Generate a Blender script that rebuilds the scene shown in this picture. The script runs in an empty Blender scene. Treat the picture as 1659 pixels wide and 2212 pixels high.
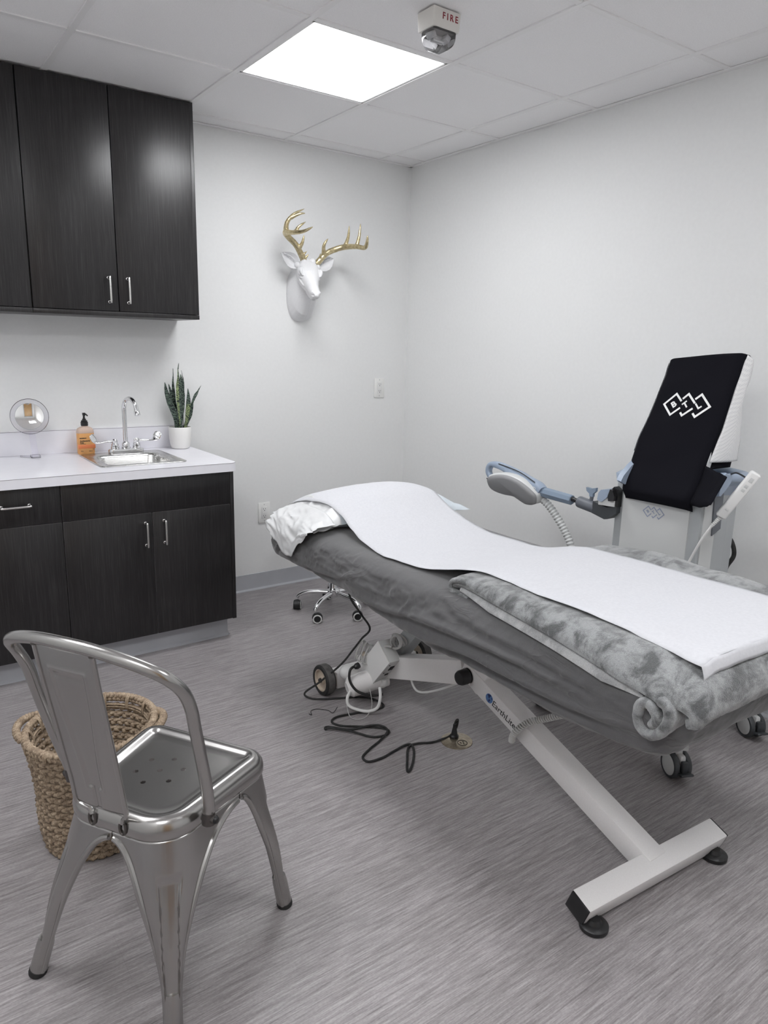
import bpy, bmesh, math, random
from mathutils import Vector, Matrix, noise, Euler

random.seed(7)
sc = bpy.context.scene
COL = sc.collection
R = math.radians
V = Vector

# ------------------------------------------------------------------ helpers
WORLD = {}                                   # world matrix of every object made


def setp(o, label=None, cat=None, group=None, kind=None):
    if label: o['label'] = label
    if cat: o['category'] = cat
    if group: o['group'] = group
    if kind: o['kind'] = kind
    return o


def thing(name, label, cat, loc, group=None):
    o = bpy.data.objects.new(name, None)
    o.empty_display_size = .05
    COL.objects.link(o)
    o.location = loc
    WORLD[o.name] = Matrix.Translation(V(loc))
    return setp(o, label, cat, group)


class MB:
    """collects shapes in world coordinates and links them as one mesh"""
    def __init__(s):
        s.v = []; s.f = []; s.m = []; s.cur = 0

    def add(s, vs, fs, mtx=None):
        b = len(s.v)
        for v in vs:
            v = V(v)
            s.v.append(mtx @ v if mtx else v)
        for f in fs:
            s.f.append([i + b for i in f]); s.m.append(s.cur)
        return s

    def box(s, c, size, bev=.002, rot=None, seg=2, mtx=None):
        bm = bmesh.new()
        bmesh.ops.create_cube(bm, size=1)
        bmesh.ops.scale(bm, vec=V(size), verts=bm.verts)
        if bev > 0:
            bev = min(bev, min(size) * .45)
            bmesh.ops.bevel(bm, geom=bm.edges[:], offset=bev, segments=seg, affect='EDGES', profile=.5)
        bm.verts.index_update()
        M = Matrix.Translation(V(c))
        if rot is not None:
            M = M @ (rot.to_4x4() if hasattr(rot, 'to_4x4') else Euler(rot).to_matrix().to_4x4())
        if mtx: M = mtx @ M
        s.add([v.co for v in bm.verts], [[v.index for v in f.verts] for f in bm.faces], M)
        bm.free()
        return s

    def span(s, x0, x1, y0, y1, z0, z1, bev=.002, seg=2):
        return s.box(((x0 + x1) / 2, (y0 + y1) / 2, (z0 + z1) / 2), (abs(x1 - x0), abs(y1 - y0), abs(z1 - z0)), bev, None, seg)

    def loft(s, rings, close=True, cap0=True, cap1=True, mtx=None):
        n = len(rings[0]); vs = []; fs = []
        for r in rings: vs += list(r)
        for i in range(len(rings) - 1):
            for j in range(n if close else n - 1):
                k = (j + 1) % n
                fs.append([i * n + j, i * n + k, (i + 1) * n + k, (i + 1) * n + j])
        if cap0: fs.append(list(range(n))[::-1])
        if cap1: fs.append([(len(rings) - 1) * n + j for j in range(n)])
        return s.add(vs, fs, mtx)

    def tube(s, pts, r, n=12, closed=False, cap=True, flat=1.0, up=None):
        pts = [V(p) for p in pts]; m = len(pts)
        rs = r if isinstance(r, (list, tuple)) else [r] * m
        tans = []
        for i in range(m):
            if closed: t = pts[(i + 1) % m] - pts[i - 1]
            else: t = pts[min(i + 1, m - 1)] - pts[max(i - 1, 0)]
            tans.append(t.normalized() if t.length > 1e-9 else V((0, 0, 1)))
        a = up or (V((0, 0, 1)) if abs(tans[0].z) < .9 else V((1, 0, 0)))
        nrm = (a - tans[0] * a.dot(tans[0])).normalized()
        rings = []
        for i in range(m):
            t = tans[i]
            nrm = (nrm - t * nrm.dot(t)).normalized()
            b = t.cross(nrm)
            rings.append([pts[i] + (nrm * math.cos(2 * math.pi * k / n) * flat + b * math.sin(2 * math.pi * k / n)) * rs[i] for k in range(n)])
        if closed: rings.append(rings[0]); cap = False
        return s.loft(rings, True, cap, cap)

    def lathe(s, prof, o=(0, 0, 0), axis=None, n=40, cap=True):
        M = Matrix.Translation(V(o))
        if axis is not None:
            M = M @ V((0, 0, 1)).rotation_difference(V(axis)).to_matrix().to_4x4()
        rings = [[V((r * math.cos(2 * math.pi * k / n), r * math.sin(2 * math.pi * k / n), z)) for k in range(n)] for r, z in prof]
        return s.loft(rings, True, cap, cap, M)

    def prism(s, poly, d0, d1, M):
        """polygon in (u,v), extruded from d0 to d1 along w, placed by M"""
        n = len(poly)
        vs = [V((u, v, d0)) for u, v in poly] + [V((u, v, d1)) for u, v in poly]
        fs = [list(range(n))[::-1], [n + i for i in range(n)]]
        fs += [[i, (i + 1) % n, n + (i + 1) % n, n + i] for i in range(n)]
        return s.add(vs, fs, M)

    def grid(s, fn, nu, nv, mtx=None):
        vs = [fn(i / nu, j / nv) for i in range(nu + 1) for j in range(nv + 1)]
        fs = [[i * (nv + 1) + j, (i + 1) * (nv + 1) + j, (i + 1) * (nv + 1) + j + 1, i * (nv + 1) + j + 1] for i in range(nu) for j in range(nv)]
        return s.add(vs, fs, mtx)

    def ball(s, c, r, n=16, m=10):
        c = V(c)
        rv = V(r) if isinstance(r, (list, tuple)) else V((r, r, r))
        rings = []
        for i in range(1, m):
            t = math.pi * i / m
            rings.append([c + V((rv.x * math.sin(t) * math.cos(2 * math.pi * k / n), rv.y * math.sin(t) * math.sin(2 * math.pi * k / n), -rv.z * math.cos(t))) for k in range(n)])
        return s.loft(rings)

    def build(s, name, mats, parent=None, smooth=True, angle=35, fix=True, solid=0, sub=0, kind=None, label=None):
        me = bpy.data.meshes.new(name)
        inv = WORLD[parent.name].inverted() if parent else Matrix()
        me.from_pydata([inv @ v for v in s.v], [], s.f)
        if not isinstance(mats, (list, tuple)): mats = [mats]
        for m in mats: me.materials.append(m)
        if len(mats) > 1: me.polygons.foreach_set('material_index', s.m)
        bm = bmesh.new(); bm.from_mesh(me)
        if fix: bmesh.ops.recalc_face_normals(bm, faces=bm.faces)
        bm.to_mesh(me); bm.free()
        if smooth:
            me.polygons.foreach_set('use_smooth', [True] * len(me.polygons))
            if angle: me.set_sharp_from_angle(angle=R(angle))
        me.update()
        o = bpy.data.objects.new(name, me)
        COL.objects.link(o)
        if parent:
            o.parent = parent
            WORLD[o.name] = WORLD[parent.name].copy()
        else:
            WORLD[o.name] = Matrix()
        if solid:
            md = o.modifiers.new('thickness', 'SOLIDIFY'); md.thickness = solid; md.offset = 0
        if sub:
            md = o.modifiers.new('subdiv', 'SUBSURF'); md.levels = sub; md.render_levels = sub
        if kind: o['kind'] = kind
        if label: o['label'] = label
        return o


def bake(o):
    """apply the modifiers of o into its mesh"""
    dg = bpy.context.evaluated_depsgraph_get()
    me = bpy.data.meshes.new_from_object(o.evaluated_get(dg))
    o.modifiers.clear(); o.data = me
    return o


def cut(o, cutters):
    tmp = []
    for mb in cutters:
        c = mb.build('cutter', [], None, False)
        md = o.modifiers.new('b', 'BOOLEAN'); md.object = c; md.operation = 'DIFFERENCE'; md.solver = 'EXACT'
        tmp.append(c)
    bpy.context.view_layer.update()
    bake(o)
    for c in tmp: bpy.data.objects.remove(c)
    o.data.set_sharp_from_angle(angle=R(35))
    return o


def cr(P, n=8, closed=False):
    """Catmull-Rom through P"""
    P = [V(p) for p in P]; m = len(P); out = []
    for i in range(m if closed else m - 1):
        g = (lambda k: P[k % m]) if closed else (lambda k: P[min(max(k, 0), m - 1)])
        a, b, c, d = g(i - 1), g(i), g(i + 1), g(i + 2)
        for k in range(n):
            t = k / n
            out.append(.5 * ((2 * b) + (c - a) * t + (2 * a - 5 * b + 4 * c - d) * t * t + (3 * b - a - 3 * c + d) * t ** 3))
    if not closed: out.append(P[-1])
    return out


def lerp(a, b, t): return a + (b - a) * t
def sstep(a, b, x):
    t = min(max((x - a) / (b - a), 0), 1); return t * t * (3 - 2 * t)
def pw(x, pts):
    """piecewise-smooth interpolation of (x,y) pairs sorted by x"""
    if x <= pts[0][0]: return pts[0][1]
    for (a, p), (b, q) in zip(pts, pts[1:]):
        if x <= b: return lerp(p, q, sstep(a, b, x))
    return pts[-1][1]
def pl(x, pts):
    if x <= pts[0][0]: return pts[0][1]
    for (a, p), (b, q) in zip(pts, pts[1:]):
        if x <= b: return lerp(p, q, (x - a) / (b - a))
    return pts[-1][1]
def N(x, y=0, z=0): return noise.noise(V((x, y, z)))


def rrect(cx, cy, hx, hy, r, z, n=8):
    """ring of points round a rounded rectangle"""
    out = []
    for qx, qy, a0 in ((1, 1, 0), (-1, 1, 90), (-1, -1, 180), (1, -1, 270)):
        for k in range(n + 1):
            a = R(a0 + 90 * k / n)
            out.append(V((cx + qx * (hx - r) + r * math.cos(a), cy + qy * (hy - r) + r * math.sin(a), z)))
    return out


def frame(o, ex, ey):
    """matrix with origin o, x axis ex, y axis ey (z = x cross y)"""
    ex = V(ex).normalized(); ey = V(ey); ey = (ey - ex * ey.dot(ex)).normalized(); ez = ex.cross(ey)
    M = Matrix(((ex.x, ey.x, ez.x, o[0]), (ex.y, ey.y, ez.y, o[1]), (ex.z, ey.z, ez.z, o[2]), (0, 0, 0, 1)))
    return M


def text_mb(txt, size, M, extrude=.0004, align='CENTER', spacing=1.0, bold=0.0, mb=None, shear=0):
    cu = bpy.data.curves.new('t', 'FONT'); cu.body = txt; cu.size = size; cu.extrude = extrude
    cu.align_x = align; cu.align_y = 'CENTER'; cu.space_character = spacing; cu.offset = bold; cu.shear = shear
    cu.resolution_u = 4
    o = bpy.data.objects.new('t', cu); COL.objects.link(o)
    bpy.context.view_layer.update()
    me = bpy.data.meshes.new_from_object(o.evaluated_get(bpy.context.evaluated_depsgraph_get()))
    mb = mb or MB()
    mb.add([v.co for v in me.vertices], [list(p.vertices) for p in me.polygons], M)
    bpy.data.objects.remove(o); bpy.data.meshes.remove(me)
    return mb


# ------------------------------------------------------------------ materials
def mat(name, col, rough=.5, metal=0.0, **k):
    m = bpy.data.materials.new(name); m.use_nodes = True
    b = m.node_tree.nodes['Principled BSDF']
    b.inputs['Base Color'].default_value = (*col, 1)
    b.inputs['Roughness'].default_value = rough
    b.inputs['Metallic'].default_value = metal
    for kk, v in k.items(): b.inputs[kk.replace('_', ' ')].default_value = v
    return m


def nd(m, t, **k):
    n = m.node_tree.nodes.new(t)
    for a, v in k.items(): setattr(n, a, v)
    return n
def lk(m, a, b): m.node_tree.links.new(a, b)
def bsdf(m): return m.node_tree.nodes['Principled BSDF']


def coords(m, scale, rot=(0, 0, 0), kind='pos'):
    mp = nd(m, 'ShaderNodeMapping'); mp.inputs['Scale'].default_value = scale; mp.inputs['Rotation'].default_value = rot
    if kind == 'pos':
        g = nd(m, 'ShaderNodeNewGeometry'); lk(m, g.outputs['Position'], mp.inputs['Vector'])
    else:
        g = nd(m, 'ShaderNodeTexCoord'); lk(m, g.outputs['Object'], mp.inputs['Vector'])
    return mp.outputs['Vector']


def nz(m, vec, scale=1, detail=4, rough=.5, dist=0):
    n = nd(m, 'ShaderNodeTexNoise'); n.inputs['Scale'].default_value = scale; n.inputs['Detail'].default_value = detail
    n.inputs['Roughness'].default_value = rough; n.inputs['Distortion'].default_value = dist
    lk(m, vec, n.inputs['Vector']); return n.outputs['Fac']


def ramp(m, fac, stops):
    r = nd(m, 'ShaderNodeValToRGB'); el = r.color_ramp.elements
    while len(el) < len(stops): el.new(.5)
    for e, (p, c) in zip(el, stops): e.position = p; e.color = (*c, 1)
    lk(m, fac, r.inputs['Fac']); return r.outputs['Color']


def bump(m, fac, strength=.3, dist=.002):
    b = nd(m, 'ShaderNodeBump'); b.inputs['Strength'].default_value = strength; b.inputs['Distance'].default_value = dist
    lk(m, fac, b.inputs['Height']); lk(m, b.outputs['Normal'], bsdf(m).inputs['Normal'])


def mixf(m, a, b, f=.5, mode='MIX'):
    x = nd(m, 'ShaderNodeMix', data_type='RGBA', blend_type=mode)
    x.inputs[0].default_value = f if not hasattr(f, 'links') else 0
    if hasattr(f, 'links'): lk(m, f, x.inputs[0])
    lk(m, a, x.inputs[6]); lk(m, b, x.inputs[7]); return x.outputs[2]


def noisy(name, c0, c1, rough, scale, bstr=0, bdist=.001, metal=0, detail=4, lo=.35, hi=.65, **k):
    m = mat(name, c0, rough, metal, **k)
    f = nz(m, coords(m, scale if isinstance(scale, tuple) else (scale,) * 3), 1, detail)
    lk(m, ramp(m, f, [(lo, c0), (hi, c1)]), bsdf(m).inputs['Base Color'])
    if bstr: bump(m, f, bstr, bdist)
    return m


# floor: grey wood-grain vinyl, grain along x
M_floor = mat('vinyl_plank', (.3, .29, .29), .42)
def _floor(m):
    a = nz(m, coords(m, (6, 130, 1)), 1, 8, .7, .25)
    b = nz(m, coords(m, (20, 420, 1)), 1, 4, .6)
    c = nz(m, coords(m, (1.6, 5, 1)), 1, 3, .5)
    d = nz(m, coords(m, (150, 260, 1)), 1, 2, .5)
    br = nd(m, 'ShaderNodeTexBrick'); br.offset = .37
    br.inputs['Scale'].default_value = 1; br.inputs['Brick Width'].default_value = 1.22; br.inputs['Row Height'].default_value = .152
    br.inputs['Mortar Size'].default_value = .0006; br.inputs['Mortar Smooth'].default_value = .1
    br.inputs['Color1'].default_value = (.47, .47, .47, 1); br.inputs['Color2'].default_value = (.53, .53, .53, 1); br.inputs['Mortar'].default_value = (.42, .42, .42, 1)
    lk(m, coords(m, (1, 1, 1)), br.inputs['Vector'])
    ca = ramp(m, a, [(.30, (.170, .155, .157)), (.50, (.300, .279, .282)), (.70, (.415, .391, .396))])
    cb = ramp(m, b, [(.30, (.36, .36, .36)), (.64, (.62, .62, .62))])
    cc = ramp(m, c, [(.3, (.45, .447, .445)), (.7, (.55, .55, .555))])
    cd = ramp(m, d, [(.3, (.42, .42, .42)), (.7, (.58, .58, .58))])
    x = mixf(m, ca, cb, .8, 'OVERLAY'); x = mixf(m, x, cc, .5, 'OVERLAY'); x = mixf(m, x, cd, .6, 'OVERLAY'); x = mixf(m, x, br.outputs['Color'], .6, 'OVERLAY')
    lk(m, x, bsdf(m).inputs['Base Color'])
    bump(m, b, .2, .0006)
    r = nd(m, 'ShaderNodeMapRange'); r.inputs[3].default_value = .36; r.inputs[4].default_value = .50
    lk(m, a, r.inputs[0]); lk(m, r.outputs[0], bsdf(m).inputs['Roughness'])
_floor(M_floor)
M_wall = noisy('wall_paint', (.80, .805, .80), (.815, .82, .815), .6, 60, .12, .0006)
M_ceil = noisy('ceiling_tile', (.88, .87, .875), (.92, .91, .915), .9, 220, .35, .001)
M_tee = mat('ceiling_tee', (.86, .85, .85), .45)
M_vinylbase = noisy('vinyl_base', (.44, .45, .48), (.47, .48, .51), .45, 8)


def dark_wood(name):
    m = mat(name, (.03, .027, .028), .34)
    a = nz(m, coords(m, (520, 520, 9)), 1, 4, .6)
    b = nz(m, coords(m, (170, 170, 2.2)), 1, 3, .6)
    f = mixf(m, a, b, .3)
    lk(m, ramp(m, f, [(.36, (.0085, .0078, .0082)), (.52, (.0165, .0152, .0158)), (.68, (.040, .037, .038))]), bsdf(m).inputs['Base Color'])
    bump(m, a, .12, .0004)
    return m
M_wood = dark_wood('dark_laminate')
M_edge = mat('edge_band', (.055, .05, .052), .4)
M_band2 = mat('grey_edge_band', (.15, .14, .143), .4)
M_gap = mat('cabinet_interior', (.02, .018, .018), .8)
M_lam = noisy('white_laminate', (.80, .795, .84), (.82, .815, .86), .3, 20)
M_seam = mat('laminate_core', (.20, .18, .19), .6)
M_chrome = mat('chrome', (.78, .78, .79), .07, 1)
M_nickel = mat('satin_nickel', (.66, .65, .64), .22, 1)
def brushed(name, col, rough, sc3, bs=.1):
    m = mat(name, col, rough, 1)
    f = nz(m, coords(m, sc3), 1, 5, .6)
    r = nd(m, 'ShaderNodeMapRange'); r.inputs[3].default_value = rough - .08; r.inputs[4].default_value = rough + .1
    lk(m, f, r.inputs[0]); lk(m, r.outputs[0], bsdf(m).inputs['Roughness'])
    c0 = tuple(c * .86 for c in col)
    lk(m, ramp(m, f, [(.25, c0), (.75, col)]), bsdf(m).inputs['Base Color'])
    if bs: bump(m, f, bs, .0002)
    return m
M_steel = brushed('stainless', (.63, .625, .61), .26, (8, 300, 300))
M_gun = mat('gunmetal_lacquer', (.40, .39, .38), .23, .94)
M_weld = mat('weld_scorch', (.13, .12, .115), .4, .9)
M_black = mat('black_plastic', (.012, .012, .013), .4)
M_rubber = noisy('black_rubber', (.014, .014, .014), (.03, .03, .03), .7, 60)
M_rubber_tread = noisy('worn_tread', (.085, .082, .08), (.13, .125, .12), .75, 60)
M_white = mat('white_plastic', (.78, .78, .77), .35)
M_whitem = noisy('white_powder_coat', (.79, .775, .77), (.82, .805, .80), .45, 300, .08, .0003)
M_ivory = mat('ivory_plastic', (.74, .72, .68), .4)
M_plate = mat('outlet_plastic', (.82, .82, .80), .3)
M_slot = mat('dark_slot', (.02, .02, .02), .7)
M_led = mat('led_diffuser', (1, 1, 1), .5)
bsdf(M_led).inputs['Emission Color'].default_value = (.97, .98, 1, 1)
LED_STRENGTH = 9.0
bsdf(M_led).inputs['Emission Strength'].default_value = LED_STRENGTH
M_red = mat('red_ink', (.26, .02, .03), .5)
M_glass = mat('clear_plastic', (.98, .98, 1), .03, 0, IOR=1.46, Transmission_Weight=1.0)
def acrylic():
    m = bpy.data.materials.new('clear_acrylic'); m.use_nodes = True; m.node_tree.nodes.clear()
    out = nd(m, 'ShaderNodeOutputMaterial'); t = nd(m, 'ShaderNodeBsdfTransparent'); g = nd(m, 'ShaderNodeBsdfGlossy'); mx = nd(m, 'ShaderNodeMixShader'); fr = nd(m, 'ShaderNodeFresnel')
    g.inputs['Roughness'].default_value = .03; fr.inputs['IOR'].default_value = 1.49
    lw = nd(m, 'ShaderNodeLayerWeight'); lw.inputs['Blend'].default_value = .5
    lk(m, ramp(m, lw.outputs['Facing'], [(.0, (.97, .965, .985)), (.62, (.90, .895, .92)), (.95, (.45, .45, .48))]), t.inputs['Color'])  # dark edges of inner reflection put into the tint at grazing angles
    lk(m, fr.outputs[0], mx.inputs[0]); lk(m, t.outputs[0], mx.inputs[1]); lk(m, g.outputs[0], mx.inputs[2]); lk(m, mx.outputs[0], out.inputs['Surface'])
    return m
M_acryl = acrylic()
M_mirror = mat('mirror_silver', (.93, .93, .93), .01, 1)
M_plaster = noisy('white_resin', (.76, .76, .77), (.79, .79, .80), .55, 230, .25, .0012)
M_gold = noisy('antique_gold', (.48, .40, .23), (.70, .61, .40), .36, (70, 70, 90), .35, .0012, 1, 5)
M_sheet = noisy('grey_microfibre', (.084, .083, .086), (.096, .095, .098), .72, 300, .1, .0004, Sheen_Weight=.35, Sheen_Roughness=.5)
def creases(m):
    a = nz(m, coords(m, (9, 7, 15)), 1, 2, .5, 1.2)
    k = nz(m, coords(m, (4, 3.2, 6)), 1, 2, .5)
    r = nd(m, 'ShaderNodeMath', operation='ABSOLUTE'); s_ = nd(m, 'ShaderNodeMath', operation='SUBTRACT'); s_.inputs[1].default_value = .5
    lk(m, a, s_.inputs[0]); lk(m, s_.outputs[0], r.inputs[0])
    p = nd(m, 'ShaderNodeMath', operation='MULTIPLY'); p.inputs[1].default_value = -13; lk(m, r.outputs[0], p.inputs[0])
    e = nd(m, 'ShaderNodeMath', operation='EXPONENT'); lk(m, p.outputs[0], e.inputs[0])
    for l in list(bsdf(m).inputs['Normal'].links): m.node_tree.links.remove(l)
    mk = nd(m, 'ShaderNodeMapRange'); mk.inputs[1].default_value = .47; mk.inputs[2].default_value = .62; lk(m, k, mk.inputs[0])
    q = nd(m, 'ShaderNodeMath', operation='MULTIPLY'); lk(m, e.outputs[0], q.inputs[0]); lk(m, mk.outputs[0], q.inputs[1])
    bump(m, q.outputs[0], .45, .005)
creases(M_sheet)
M_paper = noisy('exam_paper', (.62, .625, .655), (.655, .66, .69), .8, 120, .3, .0008)
M_pcase = noisy('disposable_case', (.60, .655, .70), (.63, .685, .73), .7, 60, .2, .001)
M_pplastic = noisy('white_film', (.68, .685, .69), (.72, .725, .73), .42, 30, .2, .001)
M_cloth = noisy('black_cover_fabric', (.005, .005, .0075), (.008, .008, .012), .9, 900, .15, .0003, Specular_IOR_Level=.12)
def mesh_fabric():
    m = mat('white_mesh_fabric', (.7, .7, .7), .8)
    v = nd(m, 'ShaderNodeTexVoronoi'); v.inputs['Scale'].default_value = 1; v.inputs['Randomness'].default_value = 0
    lk(m, coords(m, (190, 190, 190), (.6, .3, .4)), v.inputs['Vector'])
    lk(m, ramp(m, v.outputs['Distance'], [(.2, (.58, .58, .60)), (.5, (.80, .80, .80))]), bsdf(m).inputs['Base Color'])
    bump(m, v.outputs['Distance'], .2, .0006)
    return m
M_mesh = mesh_fabric()
M_blue = mat('pale_blue_plastic', (.31, .375, .475), .4)
M_bluedark = mat('slate_blue_plastic', (.22, .28, .36), .4)
M_devgrey = mat('light_grey_plastic', (.62, .63, .625), .42)
M_devmid = mat('grey_trim_plastic', (.42, .44, .45), .42)
M_devdark = mat('dark_grey_plastic', (.13, .14, .16), .45)
M_face = mat('mid_grey_plastic', (.29, .29, .295), .5)
M_char = mat('charcoal_plastic', (.05, .055, .06), .45)
M_logo = mat('white_print', (.85, .85, .85), .6)
M_logoblue = mat('grey_blue_print', (.30, .34, .46), .5)
M_ink = mat('black_ink', (.02, .02, .02), .5)
M_globe = mat('globe_blue', (.09, .20, .45), .4)
M_globedark = mat('globe_navy', (.01, .025, .12), .4)
M_cable = mat('grey_cable', (.52, .52, .51), .45)
M_wcable = mat('white_cable', (.70, .70, .69), .4)
M_brass = noisy('worn_brass', (.34, .29, .22), (.46, .40, .31), .32, 90, .1, .0003, .85)
M_beige = noisy('beige_wheel_hub', (.50, .43, .35), (.56, .48, .40), .45, 40)
M_door = noisy('maple_door', (.42, .26, .12), (.50, .32, .16), .4, (40, 40, 3))


def plush(name, d, l):
    m = mat(name, l, .95, 0, Sheen_Weight=.6, Sheen_Roughness=.4)
    a = nz(m, coords(m, (15, 21, 20)), 1, 6, .66, .35)
    b = nz(m, coords(m, (500, 500, 500)), 1, 3)
    ca = ramp(m, a, [(.40, d), (.58, l)])  # light and dark sheen of crushed pile put into the colour as noise
    cb = ramp(m, b, [(.3, (.35, .35, .35)), (.7, (.65, .65, .65))])
    lk(m, mixf(m, ca, cb, .6, 'OVERLAY'), bsdf(m).inputs['Base Color'])
    bump(m, b, .7, .003)
    return m
M_plush = plush('grey_plush', (.11, .115, .117), (.335, .345, .35))
M_plush2 = plush('light_grey_plush', (.34, .345, .35), (.50, .505, .51))


def fibre(name, c0, c1, c2):
    m = mat(name, c1, .75)
    a = nz(m, coords(m, (60, 60, 60)), 1, 4, .6)
    b = nz(m, coords(m, (300, 300, 120)), 1, 4, .6)
    f = mixf(m, a, b, .5)
    lk(m, ramp(m, f, [(.36, c0), (.5, c1), (.64, c2)]), bsdf(m).inputs['Base Color'])
    bump(m, b, .5, .0015)
    return m
M_reed = fibre('water_hyacinth', (.16, .115, .078), (.32, .24, .165), (.50, .40, .29))


def leafmat():
    m = mat('snake_leaf', (.05, .09, .06), .4)
    w = nd(m, 'ShaderNodeTexWave'); w.bands_direction = 'Z'; w.inputs['Scale'].default_value = 22; w.inputs['Distortion'].default_value = 14
    w.inputs['Detail'].default_value = 3; w.inputs['Detail Scale'].default_value = 2.2
    lk(m, coords(m, (1, 1, 1)), w.inputs['Vector'])
    lk(m, ramp(m, w.outputs['Fac'], [(.34, (.008, .016, .016)), (.56, (.085, .125, .10)), (.9, (.12, .165, .125))]), bsdf(m).inputs['Base Color'])
    return m
M_leaf = leafmat()
M_leafy = mat('leaf_yellow_green', (.26, .34, .12), .4)
def leafmat2():
    m = mat('snake_leaf_pale', (.05, .09, .06), .4)
    w = nd(m, 'ShaderNodeTexWave'); w.bands_direction = 'Z'; w.inputs['Scale'].default_value = 24; w.inputs['Distortion'].default_value = 14
    w.inputs['Detail'].default_value = 3; w.inputs['Detail Scale'].default_value = 2.5
    lk(m, coords(m, (1, 1, 1)), w.inputs['Vector'])
    lk(m, ramp(m, w.outputs['Fac'], [(.25, (.02, .03, .02)), (.45, (.22, .28, .13)), (.9, (.30, .37, .17))]), bsdf(m).inputs['Base Color'])
    return m
M_leaf2 = leafmat2()
M_pot = mat('white_ceramic', (.80, .79, .77), .5)
M_soil = noisy('soil', (.02, .016, .013), (.05, .04, .03), .9, 200, .5)
M_soap = mat('orange_soap', (1.0, .52, .20), .15, 0, IOR=1.36, Transmission_Weight=.25)
M_soapclear = mat('bottle_shoulder', (.95, .74, .62), .2, 0, IOR=1.3, Transmission_Weight=.5)
M_band = mat('label_orange_band', (.80, .25, .10), .4)
M_monitor = mat('monitor_shell', (.55, .56, .57), .4)

# ------------------------------------------------------------------ camera
CAM = dict(f=1551.66887, yaw=.62249, pitch=-.22422, roll=.02382, loc=(-2.77969, -3.67851, 1.39415))
def camera():
    y, p, r = CAM['yaw'], CAM['pitch'], CAM['roll']
    fw = V((math.sin(y) * math.cos(p), math.cos(y) * math.cos(p), math.sin(p)))
    rt = fw.cross(V((0, 0, 1))).normalized(); up = rt.cross(fw)
    c, s = math.cos(r), math.sin(r)
    r2 = rt * c + up * s; u2 = -rt * s + up * c
    cd = bpy.data.cameras.new('camera'); co = bpy.data.objects.new('camera', cd); COL.objects.link(co)
    cd.sensor_fit = 'VERTICAL'; cd.sensor_height = 36; cd.lens = CAM['f'] * 36 / 2212
    cd.clip_start = .05
    b = -fw
    co.matrix_world = Matrix(((r2.x, u2.x, b.x, CAM['loc'][0]), (r2.y, u2.y, b.y, CAM['loc'][1]), (r2.z, u2.z, b.z, CAM['loc'][2]), (0, 0, 0, 1)))
    sc.camera = co
camera()

# ------------------------------------------------------------------ room shell
H = 2.442
XW, YS = -3.6, -4.75
MB().span(XW - .1, .1, YS - .1, .1, -.06, 0, 0).build('floor', M_floor, None, False, kind='structure')
MB().span(XW - .1, .1, 0, .1, -.06, H + .08, 0).build('wall_back', M_wall, None, False, kind='structure')
MB().span(0, .1, YS - .1, 0, -.06, H + .08, 0).build('wall_right', M_wall, None, False, kind='structure')
MB().span(XW - .1, XW, YS - .1, 0, -.06, H + .08, 0).build('wall_left', M_wall, None, False, kind='structure')
MB().span(XW - .1, 0, YS - .1, YS, -.06, H + .08, 0).build('wall_front', M_wall, None, False, kind='structure')
T = .6096
GX = [-.23685 - T * k for k in range(6)]
GY = [-.14228 - T * k for k in range(8)]
lights_at = [(1, 1), (1, 5), (4, 2), (4, 5)]             # grid cells (column, row) holding a lit panel
def ceiling():
    mb = MB()
    xs = [0] + GX + [XW]; ys = [0] + GY + [YS]
    for i in range(len(xs) - 1):
        for j in range(len(ys) - 1):
            if (i - 1, j - 1) in lights_at: continue
            mb.span(xs[i + 1], xs[i], ys[j + 1], ys[j], H + .004, H + .02, 0)
    mb.build('ceiling', M_ceil, None, False, kind='structure')
    tb = MB()
    for k, x in enumerate(GX): tb.span(x - .012, x + .012, YS, 0, H - .001, H + .012, .0012, 1)
    for y in GY:
        e = [0] + GX + [XW]
        for a, b in zip(e, e[1:]):
            tb.span(b + (.0125 if b != XW else 0), a - (.0125 if a else 0), y - .012, y + .012, H - .0005, H + .012, .0012, 1)
    tb.span(XW, 0, -.022, 0, H - .002, H + .003, .001, 1); tb.span(-.022, 0, YS, 0, H - .002, H + .003, .001, 1)
    tb.build('trim_1', M_tee, None, False, kind='structure')
ceiling()
# cove base
def cove(name, pts):
    mb = MB()
    mb.loft(pts, True)
    mb.build(name, M_vinylbase, None, True, 30, kind='structure')
prof = [(0, 0), (.016, 0), (.015, .004), (.007, .012), (.0045, .022), (.0035, .098), (.0022, .1), (0, .1)]
cove('baseboard_back', [[V((x, -d, z)) for d, z in prof] for x in (-1.462, 0)])
cove('baseboard_right', [[V((-d, y, z)) for d, z in prof] for y in (0, YS)])
cove('baseboard_left', [[V((XW + d, y, z)) for d, z in prof] for y in (-.7, YS)])
cove('baseboard_front', [[V((x, YS + d, z)) for d, z in prof] for x in (-2.31, 0)])
# wooden door on the wall behind the camera (seen in the little mirror)
mb = MB().span(-3.3, -2.4, YS, YS + .03, 0, 2.1, .003)
d1 = mb.build('door_1', M_door, None, True, kind='structure')
mb = MB().span(-3.38, -3.3, YS, YS + .04, 0, 2.18, .004).span(-2.4, -2.32, YS, YS + .04, 0, 2.18, .004).span(-3.38, -2.32, YS, YS + .04, 2.1, 2.18, .004)
mb.build('door_frame', M_devmid, d1)
mb = MB().lathe([(.026, 0), (.026, .008), (.01, .01), (.01, .05)], (-2.48, YS + .03, 1.0), (0, 1, 0), 20)
mb.tube([(-2.48, YS + .075, 1.0), (-2.60, YS + .075, 1.0)], .009)
mb.build('door_handle', M_nickel, d1)

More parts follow.
